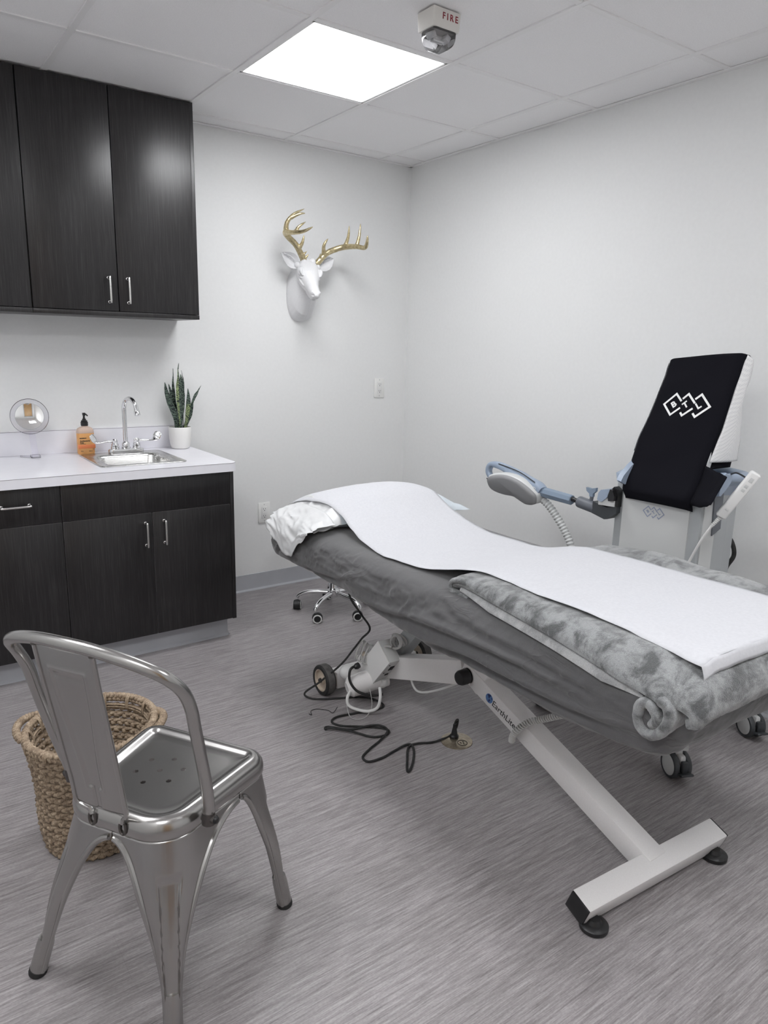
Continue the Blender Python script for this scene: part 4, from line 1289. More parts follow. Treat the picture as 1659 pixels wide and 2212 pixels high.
o = MB().tube(cr([(-1.517, -1.452, .0026), (-1.512, -1.463, .0026), (-1.500, -1.437, .0026), (-1.472, -1.436, .0026), (-1.442, -1.468, .0026), (-1.438, -1.495, .003), (-1.425, -1.493, .006), (-1.409, -1.486, .016)], 6), .0013, 6).build('loose_wire', M_black, None)
setp(o, 'short thin black wire lying loose on the floor near table\'s wheel', 'wire')
o = MB().box((-2.594, -1.13, .0025), (.008, .012, .004), .0015, (0, .2, .4)).box((-2.590, -1.135, .0035), (.005, .005, .005), .001, (.3, .2, 1)).build('paper_scrap', M_white, None)
setp(o, 'tiny white scrap on the floor at the photo\'s left edge', 'scrap')

def coiled_cord():
    P = cr([(-1.228, -2.244, .185), (-1.238, -2.256, .211), (-1.240, -2.276, .243), (-1.222, -2.302, .275), (-1.205, -2.330, .291), (-1.19, -2.40, .335), (-1.17, -2.50, .40), (-1.15, -2.60, .47), (-1.15, -2.66, .515)], 30)
    # helix round P
    d = [0]
    for a, b in zip(P, P[1:]): d.append(d[-1] + (b - a).length)
    n = int(d[-1] / .0085 * 12); Q = []
    for k in range(n):
        s = d[-1] * k / (n - 1)
        i = max(j for j in range(len(d)) if d[j] <= s + 1e-9); i = min(i, len(P) - 2)
        u = (s - d[i]) / max(1e-9, d[i + 1] - d[i]); p = lerp(P[i], P[i + 1], u); tg = (P[i + 1] - P[i]).normalized()
        a = tg.cross(V((1, 0, 0))).normalized(); b = tg.cross(a)
        w = 2 * math.pi * k / 12
        Q.append(p + (a * math.cos(w) + b * math.sin(w)) * .0085)
    o = MB().tube(Q, .0030, 7).build('coiled_cord', M_cable, None)
    setp(o, 'grey coiled cord wrapped over the table\'s slanted white beam', 'cord')
coiled_cord()

# ------------------------------------------------------------------ rolling stool behind the table
def stool():
    c = V((-.845, -.535, 0))
    t = thing('rolling_stool', 'rolling stool with chrome star base on white-ringed casters behind table', 'stool', c)
    MB().lathe([(.001, .085), (.03, .085), (.034, .092), (.034, .118), (.026, .126), (.022, .135), (.022, .24), (.015, .242), (.015, .42), (.001, .42)], c, n=28).build('column', M_chrome, t)
    MB().lathe([(.001, .405), (.155, .405), (.168, .412), (.172, .43), (.170, .455), (.155, .472), (.10, .478), (.001, .48)], c, n=44).build('seat', M_black, t)
    for k in range(5):
        a = R(66 + 72 * k)
        d = V((math.cos(a), math.sin(a), 0)); n = V((-d.y, d.x, 0))
        P = cr([c + d * .025 + V((0, 0, .105)), c + d * .09 + V((0, 0, .104)), c + d * .15 + V((0, 0, .097)), c + d * .19 + V((0, 0, .078)), c + d * .200 + V((0, 0, .062))], 6)
        leg = MB().tube(P, [lerp(.014, .0105, i / (len(P) - 1)) for i in range(len(P))], 14, flat=.9).build('leg', M_chrome, t)
        # caster hanging from the leg's end
        cc = c + d * .200
        ra = {0: 200, 1: 234, 2: -30, 3: 150, 4: 20}[k]
        r2 = R(ra); f = V((math.cos(r2), math.sin(r2), 0)); sd = V((-f.y, f.x, 0))
        w0 = cc + f * .012 + V((0, 0, .0255))
        hood = MB()
        prof = []
        for j in range(13):
            w = R(-20 + 200 * j / 12)
            prof.append((math.cos(w) * .0275, math.sin(w) * .0275))
        poly = prof + [(-.012, -.012), (.012, -.012)]
        Mh = frame(w0, f, V((0, 0, 1)))
        hood.prism(poly, -.0105, .0105, Mh)
        hood.lathe([(.006, .02), (.006, .05)], cc, n=12)
        ho = hood.build('caster_hood', M_black, leg)
        wh = MB()
        for q in (-1, 1):
            wh.lathe([(.001, 0), (.0165, 0), (.0165, .010), (.001, .010)], w0 + sd * (q * .0108), sd * q, 28)
        wh.lathe([(.0165, -.02), (.0235, -.019), (.025, -.014), (.025, .014), (.0235, .019), (.0165, .02)], w0, sd, 32)
        wh.build('caster_wheel', M_black, leg)
        rg = MB()
        for q in (-1, 1): rg.lathe([(.0175, .0198), (.0178, .0215), (.0235, .0208), (.0238, .0192)], w0, sd * q, 32, cap=False)
        rg.build('caster_ring', M_white, leg)
stool()

# ------------------------------------------------------------------ therapy machine
def logo_btl(mb, M, h, pitch, w):
    """three linked diamonds with a letter in each"""
    Lc, Tp, Rt, Bt = V((-h, 0)), V((0, h)), V((h, 0)), V((0, -h))
    def strip(P, off):
        P = [V((p.x + off, p.y)) for p in P]
        n = len(P)
        for i in range(n - 1):
            a, b = P[i], P[i + 1]; t = (b - a).normalized(); q = V((-t.y, t.x)) * (w / 2)
            a2 = a - t * (w / 2 if i > 0 else 0); b2 = b + t * (w / 2 if i < n - 2 else 0)
            poly = [a2 + q, b2 + q, b2 - q, a2 - q]
            mb.prism([(p.x, p.y) for p in poly], .0001 * i, .0006 + .0001 * i, M)
    k = 1
    strip([Tp + (Rt - Tp) * .66, Tp, Lc, Bt, Bt + (Rt - Bt) * .72], -pitch)
    strip([Tp + (Lc - Tp) * .45, Tp, Tp + (Rt - Tp) * .80], 0); strip([Bt + (Lc - Bt) * .28, Bt, Bt + (Rt - Bt) * .74], 0)
    strip([Tp + (Lc - Tp) * .45, Tp, Rt, Bt, Bt + (Lc - Bt) * .30], pitch)
    for ch, off in (('B', -pitch), ('T', 0), ('L', pitch)):
        Ml = M @ Matrix.Translation((off - h * .02, 0, .0)) @ Matrix.Rotation(R(42), 4, 'Z')
        text_mb(ch, h * .80, Ml, .0004, 'CENTER', 1, h * .03, mb)

def tpl(o, ex, ez): return None

def caster(t, x, y, fdir, name='caster'):
    r = .047; w = .062
    f = V((math.cos(fdir), math.sin(fdir), 0)); sd = V((-f.y, f.x, 0))
    c = V((x, y, r + .0005))
    tw = MB()
    for q in (-1, 1):
        tw.lathe([(.001, .012), (r * .9, .012), (r, .015), (r, .026), (r * .93, .031), (r * .78, .031), (r * .78, .028), (.001, .028)], c, sd * q, 36)
    o = tw.build('caster', M_char, t)
    dk = MB()
    for q in (-1, 1): dk.lathe([(.001, .0281), (r * .765, .0281), (r * .765, .0305), (r * .7, .0318), (.001, .0318)], c, sd * q, 36)
    dk.build('wheel_disc', M_devgrey, o)
    br = MB()
    br.box(c + V((0, 0, .012)) - f * .0, (.075, .022, .07), .008, Euler((0, 0, fdir)))
    br.lathe([(.016, .03), (.016, .075)], c, n=18)
    br.build('fork', M_devgrey, o)
    pd = MB()
    pd.box(c + f * .045 + V((0, 0, .012)), (.018, .021, .040), .004, Euler((0, 0, fdir)))
    pd.box(c + f * .056 + V((0, 0, -.008)), (.030, .046, .009), .004, Euler((0, -.25, fdir)))
    pd.build('brake_pedal', M_char, o)

def machine():
    cy = -2.185
    t = thing('therapy_machine', 'pale grey therapy machine on casters behind the table\'s foot', 'medical device', (-.40, cy, 0))
    # base
    b = MB()
    for x, y in ((-.685, -2.49), (-.205, -2.49), (-.685, -1.90), (-.205, -1.90)):
        o_ = V((-.42, cy, 0)); d_ = (V((x, y, 0)) - o_); n_ = V((-d_.y, d_.x, 0)).normalized()
        b.loft([[o_ + d_ * k + n_ * (w_ * q) + V((0, 0, z)) for q, z in ((-1, z0), (1, z0), (1, z1), (-1, z1))] for k, w_, z0, z1 in ((.25, .06, .105, .17), (.95, .034, .108, .14), (1.06, .026, .110, .132))])
    b.span(-.56, -.24, cy - .19, cy + .19, .105, .16, .01)
    b.build('base', M_devgrey, t)
    for x, y in ((-.685, -2.49), (-.205, -2.49), (-.685, -1.90), (-.205, -1.90)): caster(t, x, y, R(-115))
    # column
    hw, tr = .137, .036
    sec = [(-.5, -hw), (-.5, hw), (-.494, hw + tr), (-.43, hw + tr + .002), (-.30, hw + tr - .01), (-.20, hw + .0), (-.20, -hw), (-.30, -hw - tr + .01), (-.43, -hw - tr - .002), (-.494, -hw - tr)]
    col = MB().loft([[V((x, cy + y, z)) for x, y in sec] for z in (.14, .93)])
    col.build('column', M_devmid, t, False)
    fp = MB().loft([[V((x, cy + y, z)) for x, y in ((-.5035, -hw + .001), (-.5035, hw - .001), (-.499, hw - .0005), (-.499, -hw + .0005))] for z in (.15, .93)])
    fp.build('front_panel', M_devgrey, t, False)
    for s in (-1, 1):
        sp = MB().loft([[V((x, cy + s * y, z)) for x, y in ((-.480, hw + tr + .0), (-.480, hw + tr + .004), (-.405, hw + tr + .006), (-.405, hw + tr))] for z in (.15, .93)])
        sp.build('side_panel', M_devgrey, t, False)
        v = MB().prism([(-.44, .95), (-.385, .965), (-.375, .80), (-.425, .78)], s * (hw + tr) - .0, s * (hw + tr + .010), Matrix(((1, 0, 0, 0), (0, 0, 1, cy), (0, 1, 0, 0), (0, 0, 0, 1))))
        v.build('side_vent', M_devdark, t, False)
    lg = MB(); logo_btl(lg, frame((-.5037, -2.182, .836), (0, -1, 0), (0, 0, 1)), .0195, .0232, .0033)
    lg.build('logo_print', M_logoblue, t, False, label='grey-blue diamond logo print')
    # blue console round the foot of the screen
    def csec(z, hw2, xf, xb): return [V((xf + .02, cy - hw2, z)), V((xf, cy - hw2 + .05, z)), V((xf, cy + hw2 - .05, z)), V((xf + .02, cy + hw2, z)), V((xb, cy + hw2 * .96, z)), V((xb + .02, cy, z)), V((xb, cy - hw2 * .96, z))]
    MB().loft([csec(.905, .165, -.50, -.25), csec(.925, .178, -.515, -.24), csec(.952, .196, -.50, -.24), csec(.962, .192, -.47, -.25)]).build('console', M_blue, t, True, 30)
    for s in (-1, 1):
        yy = cy + s * .172
        Ms = Matrix(((1, 0, 0, 0), (0, s * .94, s * .34, yy), (0, -.34 * 0, 1, 0), (0, 0, 0, 1)))
        poly = [(-.61, .943), (-.596, .964), (-.555, .997), (-.522, 1.017), (-.507, 1.021), (-.480, 1.012), (-.464, 1.0), (-.470, .985), (-.484, .972), (-.510, .955), (-.551, .935), (-.585, .930)]
        if s < 0: poly = [(-.536, .945), (-.530, .985), (-.518, 1.015), (-.507, 1.021), (-.480, 1.012), (-.464, 1.0), (-.470, .985), (-.484, .972), (-.505, .955), (-.525, .942)]
        else: poly = [(x + .055, z - .004) for x, z in poly]
        yo = -2.432 if s < 0 else -2.052
        w = MB()
        w.loft([[V((x, yo + s * .004, z)) for x, z in [(lerp(-.53, x, .96), lerp(.975, z, .94)) for x, z in poly]], [V((x, yo, z)) for x, z in poly], [V((x, yo - s * .016, z - .003)) for x, z in poly]])
        w.build('console_wing', M_blue, t, True, 30)
    hb = MB()
    hb.tube(cr([(-.46, cy - .215, .992), (-.39, cy - .225, .990), (-.30, cy - .205, .985), (-.25, cy - .12, .983), (-.245, cy, .983), (-.25, cy + .10, .983), (-.30, cy + .145, .985), (-.38, cy + .150, .985), (-.44, cy + .145, .985)], 6), .017, 14)
    hb.build('push_handle', M_blue, t)
    # monitor under the cover
    e = V((.19, 0, .525)).normalized(); nn = V((-e.z, 0, e.x))
    MM = frame(V((-.53, -2.205, .86)) + e * .29 - nn * .022, (0, -1, 0), e)
    MB().box((0, 0, 0), (.270, .50, .03), .01, mtx=MM).build('monitor', M_monitor, t)
    MB().loft([[V((x, cy + y, z)) for x, y in ((-.40, -.06), (-.40, .06), (-.31, .05), (-.31, -.05))] for z in (.93, 1.06)]).build('monitor_neck', M_devdark, t)
    # arm clamp on the left side
    br = MB().prism([(-1.925, .832), (-1.925, .785), (-1.985, .772), (-2.0, .776), (-2.036, .806), (-2.036, .832), (-1.99, .820)], -.522, -.478, Matrix(((0, 0, 1, 0), (1, 0, 0, 0), (0, 1, 0, 0), (0, 0, 0, 1))))
    br.build('arm_bracket', M_char, t, True, 30)
    cl = MB().lathe([(.001, 0), (.017, 0), (.0225, .004), (.0235, .01), (.0235, .085), (.021, .092), (.001, .092)], (-.50, -1.838, .813), (0, -1, -.12), 28)
    cl.build('arm_clamp', M_devdark, t)
    MB().tube([(-.50, -1.80, .8175), (-.50, -1.85, .811)], .0095, 16).build('arm_rod', M_black, t)
    kb = MB().tube([(-.50, -1.899, .825), (-.50, -1.902, .845)], .0075, 14)
    kb.build('knob_stem', M_devdark, t)
    MB().prism([(-.008, 0), (.008, 0), (.009, .012), (.022, .022), (.024, .036), (.010, .034), (0, .031), (-.010, .034), (-.024, .036), (-.022, .022), (-.009, .012)], -.006, .006, frame((-.50, -1.902, .844), (0, -1, .1), (0, 0, 1))).build('clamp_knob', M_bluedark, t)
    cdl = MB().prism([(-1.958, .826), (-1.956, .85), (-2.03, .865), (-2.03, .83)], -.53, -.47, Matrix(((0, 0, 1, 0), (1, 0, 0, 0), (0, 1, 0, 0), (0, 0, 0, 1))))
    cdl.build('holder_base', M_devgrey, t, True, 30)
    cdl = MB().prism([(-1.954, .845), (-1.957, .872), (-1.968, .886), (-2.005, .894), (-2.015, .884), (-1.995, .858), (-1.975, .840)], -.535, -.465, Matrix(((0, 0, 1, 0), (1, 0, 0, 0), (0, 1, 0, 0), (0, 0, 0, 1))))
    cdl.build('holder_cup', M_blue, t, True, 30)
    cdl = MB().prism([(-1.995, .838), (-2.0, .88), (-2.018, .905), (-2.04, .895), (-2.04, .83)], -.525, -.475, Matrix(((0, 0, 1, 0), (1, 0, 0, 0), (0, 1, 0, 0), (0, 0, 0, 1))))
    cdl.build('holder_clip', M_black, t, True, 30)
    # wiring at the back
    MB().tube(cr([(-.30, -2.36, .93), (-.16, -2.30, .88), (-.10, -2.209, .80), (-.10, -2.225, .742), (-.10, -2.27, .69), (-.10, -2.285, .64), (-.10, -2.262, .585), (-.10, -2.258, .53), (-.09, -2.27, .40), (-.08, -2.28, .20), (-.08, -2.27, .04), (-.10, -2.22, .012), (-.08, -2.0, .010)], 8), .0085, 12).build('mains_cable', M_rubber, t)
    hk = MB().tube(cr([(-.42, -2.40, 1.002), (-.47, -2.45, 1.020), (-.505, -2.50, 1.015)], 6), .003, 8).build('remote_hook', M_black, t)
    return t
machine()

def applicator():
    t = thing('treatment_applicator', 'grey and blue magnetic treatment paddle on arm reaching over table', 'applicator', (-.50, -1.55, .82))
    YZ = lambda x: Matrix(((0, 0, 1, x), (1, 0, 0, 0), (0, 1, 0, 0), (0, 0, 0, 1)))
    pad = [(-1.361, .827), (-1.380, .849), (-1.453, .868), (-1.52, .868), (-1.582, .851), (-1.643, .813), (-1.645, .782), (-1.632, .764), (-1.593, .757), (-1.556, .770), (-1.522, .781), (-1.461, .779), (-1.403, .784), (-1.369, .799)]
    ring = cr([(y, z, 0) for y, z in pad], 6, True)
    cen = V((sum(p.x for p in ring) / len(ring), sum(p.y for p in ring) / len(ring), 0))
    def rr(k, x, dz=0):
        out = []
        for p in ring:
            z = cen.y + (p.y - cen.y) * k + dz
            out.append(V((x - (z - cen.y) * .35, cen.x + (p.x - cen.x) * k, z)))
        return out
    MB().loft([rr(.80, -.556, -.004), rr(.93, -.553, -.003), rr(.975, -.548, -.002), rr(.99, -.538)]).build('face_plate', M_face, t, True, 60)
    MB().loft([rr(.99, -.5378), rr(1.02, -.53, .004), rr(1.03, -.51, .006), rr(1.0, -.485, .006), rr(.85, -.470, .006)]).build('coil_housing', M_devgrey, t, True, 60)
    for k in range(3):
        for j in range(2):
            y0 = -1.598 - .016 * j + .006 * k; z0 = .806 - .010 * k - .013 * j
            MB().box((-.5515 - (z0 + .006 - cen.y) * .35, y0 - .006, z0 + .006), (.006, .014, .0032), .0008, (R(-38), 0, 0)).build('vent', M_slot, t)
    for k in range(3): MB().box((-.551 - (.836 - .009 * k - cen.y) * .35, -1.372 - .002 * k, .836 - .009 * k), (.004, .008, .003), .0006, (R(30), 0, 0)).build('vent', M_slot, t)
    H = cr([(-1.352, .826, 0), (-1.334, .838, 0), (-1.322, .858, 0), (-1.328, .882, 0), (-1.352, .894, 0), (-1.414, .892, 0), (-1.489, .878, 0), (-1.55, .862, 0), (-1.605, .842, 0), (-1.648, .822, 0)], 6)
    n = len(H); rings = []
    for i, q in enumerate(H):
        u = i / (n - 1)
        a = pl(u, [(0, .010), (.2, .0125), (.45, .0135), (.6, .017), (.8, .027), (.93, .033), (1, .028)])
        bx = pl(u, [(0, .013), (.4, .017), (.7, .024), (.95, .028), (1, .024)])
        tg = (H[min(i + 1, n - 1)] - H[max(i - 1, 0)]).normalized(); nm = V((-tg.y, tg.x, 0))
        dn = -pl(u, [(.5, 0), (.8, .010), (1, .006)])
        rings.append([V((-.505 + bx * math.copysign(abs(math.sin(w)) ** .7, math.sin(w)), q.x + nm.x * a * math.copysign(abs(math.cos(w)) ** .7, math.cos(w)), q.y + nm.y * a * math.copysign(abs(math.cos(w)) ** .7, math.cos(w)) + dn)) for w in [2 * math.pi * k / 20 for k in range(20)]])
    MB().loft(rings).build('handle', M_blue, t, True, 60)
    sl = MB().tube(cr([(-.523, -1.400, .9045), (-.525, -1.489, .8945), (-.527, -1.55, .883), (-.528, -1.625, .858)], 6), .0022, 6)
    sl.build('handle_seam', M_slot, t)
    tx = text_mb('EXOMIND', .0165, frame((-.5345, -1.600, .8425), (0, -1, -.36), (0, -.36, 1)), .0005, 'CENTER', 1.05, .0002)
    tx.build('lettering', M_logo, t, False, label='white product lettering')
    bar = MB()
    ax0, ax1 = V((-.50, -1.648, .818)), V((-.50, -1.806, .812))
    bar.tube([ax0, lerp(ax0, ax1, .1), lerp(ax0, ax1, .97), ax1], [.021, .0225, .0215, .019], 8)
    bar.build('handle_bar', M_bluedark, t, True, 20)
    # corrugated hose down behind the table
    P = cr([(-.50, -1.625, .790), (-.495, -1.650, .783), (-.49, -1.690, .755), (-.485, -1.738, .706), (-.48, -1.775, .660), (-.48, -1.803, .615), (-.48, -1.825, .54), (-.47, -1.85, .42), (-.46, -1.90, .28), (-.45, -1.96, .22)], 16)
    rs = []; Q = []
    d = 0; last = P[0]; L = [0]
    for a, b in zip(P, P[1:]): L.append(L[-1] + (b - a).length)
    m = int(L[-1] / .0022)
    for k in range(m):
        s = L[-1] * k / (m - 1); i = 0
        while i < len(L) - 2 and L[i + 1] < s: i += 1
        Q.append(lerp(P[i], P[i + 1], (s - L[i]) / (L[i + 1] - L[i])))
        rs.append(.0150 + .0022 * math.copysign(abs(math.sin(2 * math.pi * s / .0135)) ** .6, math.sin(2 * math.pi * s / .0135)))
    MB().tube(Q, rs, 16).build('hose', M_devgrey, t, True, 0)
applicator()

def cover():
    t = thing('dust_cover', 'black dust cover with white mesh side draped over machine\'s screen', 'cover', (-.53, -2.205, .86))
    e = V((.19, 0, .525)).normalized(); nn = V((-e.z, 0, e.x)); o = V((-.53, 0, .86))
    def edge(v, s):
        if s > 0: return pl(v, [(-.05, -2.075), (0, -2.068), (.04, -2.052), (.1, -2.045), (.16, -2.046), (.25, -2.052), (.333, -2.063), (.447, -2.073), (.55, -2.078)])
        return pl(v, [(-.05, -2.325), (.034, -2.334), (.08, -2.341), (.15, -2.338), (.19, -2.337), (.29, -2.343), (.36, -2.345), (.446, -2.346), (.511, -2.349), (.575, -2.350)])
    def fn(a, b):
        v = lerp(.016, .562, a); y = lerp(edge(v, 1), edge(v, -1), b)
        bow = .010 * math.sin(math.pi * b) + .018 * math.exp(-((v - .06) / .07) ** 2) * (.4 + b * .6)
        wr = .0045 * N(y * 9, v * 14, 2) + .004 * N(y * 5 + v * 8, v * 10, 6)
        curl = -.02 * max(0, (b - .93) / .07) ** 2 - .008 * max(0, (.05 - b) / .05) ** 2
        z = v + .028 * (b - .5) * sstep(.3, .56, v)
        low = -.02 * sstep(-.05, -.016, -v)
        return o + e * z + nn * (.004 + bow + wr + curl + low) + V((0, y, 0))
    MB().grid(fn, 70, 36).build('front_panel', M_cloth, t, True, 60, solid=.002)
    def top(a, b):
        p = fn(1, b)
        return p + V((.045 * a, 0, -.018 * a * a + .006 * math.sin(a * 3.1)))
    MB().grid(top, 6, 36).build('top_panel', M_cloth, t, True, 60, solid=.0015)
    # mesh gussets
    for s in (-1, 1):
        prof = [(.562, .036), (.54, .052), (.47, .060), (.40, .072), (.32, .112), (.27, .142), (.22, .158), (.19, .178)] if s < 0 else [(.562, .03), (.45, .045), (.3, .06), (.2, .08)]
        def gs(a, b):
            v = lerp(.562, .19, a)
            q = fn((v - .016) / .546, 1 if s < 0 else 0)
            dpt = pl(-v, [(-x, y) for x, y in prof])
            vv = dpt * b
            return q + V((vv, s * (.004 + .012 * math.sin(math.pi * b)) + (.004 * N(a * 4, b * 3, 3)), .004 - (.022 * b if a < .12 else .022 * b * max(0, 1 - (a - .12) * 4)) - .006 * b))
        MB().grid(gs, 40, 12).build('mesh_side', M_mesh, t, True, 60, solid=.0015, label='white mesh side panel')
    # strap flap low on the right, buckle on the left
    def flap(a, b):
        p0 = fn(lerp(.03, .30, b), .985)
        tgt = V((lerp(-.612, -.535, b), -2.455, lerp(.928, 1.012, b)))
        return lerp(p0, tgt, a) + V((-.016 * math.sin(math.pi * a), -.020 * math.sin(math.pi * a), .004 * N(a * 4, b * 4)))
    MB().grid(flap, 14, 14).build('side_flap', M_cloth, t, True, 60, solid=.002)
    def inner(a, b):
        p = fn(lerp(.28, .352, b), .99)
        return p + V((.02 + .125 * a, -.002 - .006 * a, -.004 + .012 * a * b))
    MB().grid(inner, 8, 8).build('inner_skirt', M_cloth, t, True, 60, solid=.002)
    bk = MB().prism([(0, 0), (.022, .004), (.026, .022), (.016, .044), (.004, .046), (-.004, .02)], -.010, .010, frame((-.532, -2.010, .850), (0, -1, 0), (0, 0, 1)))
    bk.build('buckle', M_black, t)
    lg = MB(); c = o + e * .380 + nn * .0175 + V((0, -2.204, 0))
    # follow the cloth: lay the print on the panel surface
    tmp = MB(); logo_btl(tmp, Matrix(), .0405, .0478, .0072)
    def onpanel(p):
        v = .380 + p.y; y = -2.204 - p.x
        b = (y - edge(v, 1)) / (edge(v, -1) - edge(v, 1)); a = (v - .016) / .546
        q = fn(a, b); q1 = fn(min(1, a + .01), b); q2 = fn(a, min(1, b + .01))
        nrm = (q1 - q).cross(q2 - q).normalized()
        if nrm.x > 0: nrm = -nrm
        return q + nrm * (.0016 + p.z * 1.0)
    b2 = bmesh.new()
    vs = [b2.verts.new(v) for v in tmp.v]
    for f in tmp.f:
        try: b2.faces.new([vs[i] for i in f])
        except ValueError: pass
    bmesh.ops.triangulate(b2, faces=b2.faces[:])
    b2.verts.index_update()
    lg.add([onpanel(v.co) for v in b2.verts], [[v.index for v in f.verts] for f in b2.faces]); b2.free()
    lg.build('logo_print', M_logo, t, False, label='white diamond logo print')
cover()

def remote():
    p0 = V((-.53, -2.446, .878)); p1 = V((-.505, -2.532, 1.035))
    t = thing('hand_remote', 'white corded hand remote hung at the machine\'s right side', 'remote', lerp(p0, p1, .5))
    d = (p1 - p0); L = d.length
    M = frame(lerp(p0, p1, .5), d, V((-.8, -.6, 0)))
    MB().box((0, 0, 0), (L, .024, .034), .006, mtx=M, seg=3).build('shell', M_white, t)
    for x, w in ((.065, .016), (.040, .012), (.024, .010), (-.055, .008)): MB().box((x, .0122, .0), (w, .0012, .012), .0005, mtx=M).build('button', M_devgrey, t)
    MB().tube(cr([M @ V((-.085, -.016, 0)), M @ V((-.05, -.022, 0)), M @ V((-.01, -.018, 0)), M @ V((.03, -.014, 0)), M @ V((.07, -.014, 0))], 5), .0022, 8).build('hanging_hook', M_black, t)
    sp = MB()
    a = V((-.53, -2.446, .876)); bq = V((-.535, -2.424, .842))
    Q = [lerp(a, bq, k / 40) for k in range(41)]
    sp.tube(Q, [.0065 - .002 * k / 40 + (.0014 if (k // 3) % 2 else 0) for k in range(41)], 12)
    sp.build('strain_relief', M_wcable, t)
    P = cr([bq, (-.545, -2.40, .79), (-.55, -2.374, .72), (-.555, -2.366, .692), (-.56, -2.372, .678)], 8)
    c = MB().tube(P, .0042, 10)
    H = []
    for k in range(16 * 8):
        w = 2 * math.pi * k / 16; s = k / (16 * 8)
        H.append(V((-.56, -2.362, .676)) + V((-.02, .030, -.065)) * s * 1.6 + V((math.cos(w) * .010, math.sin(w) * .013 * .9, math.sin(w) * .006)))
    c.tube(H, .0042, 8)
    H2 = cr([H[-1], H[-1] + V((.05, .0, -.2)), V((-.52, -2.33, .28))], 8)
    c.tube(H2, .0042, 8)
    c.build('coil_lead', M_wcable, t)
remote()

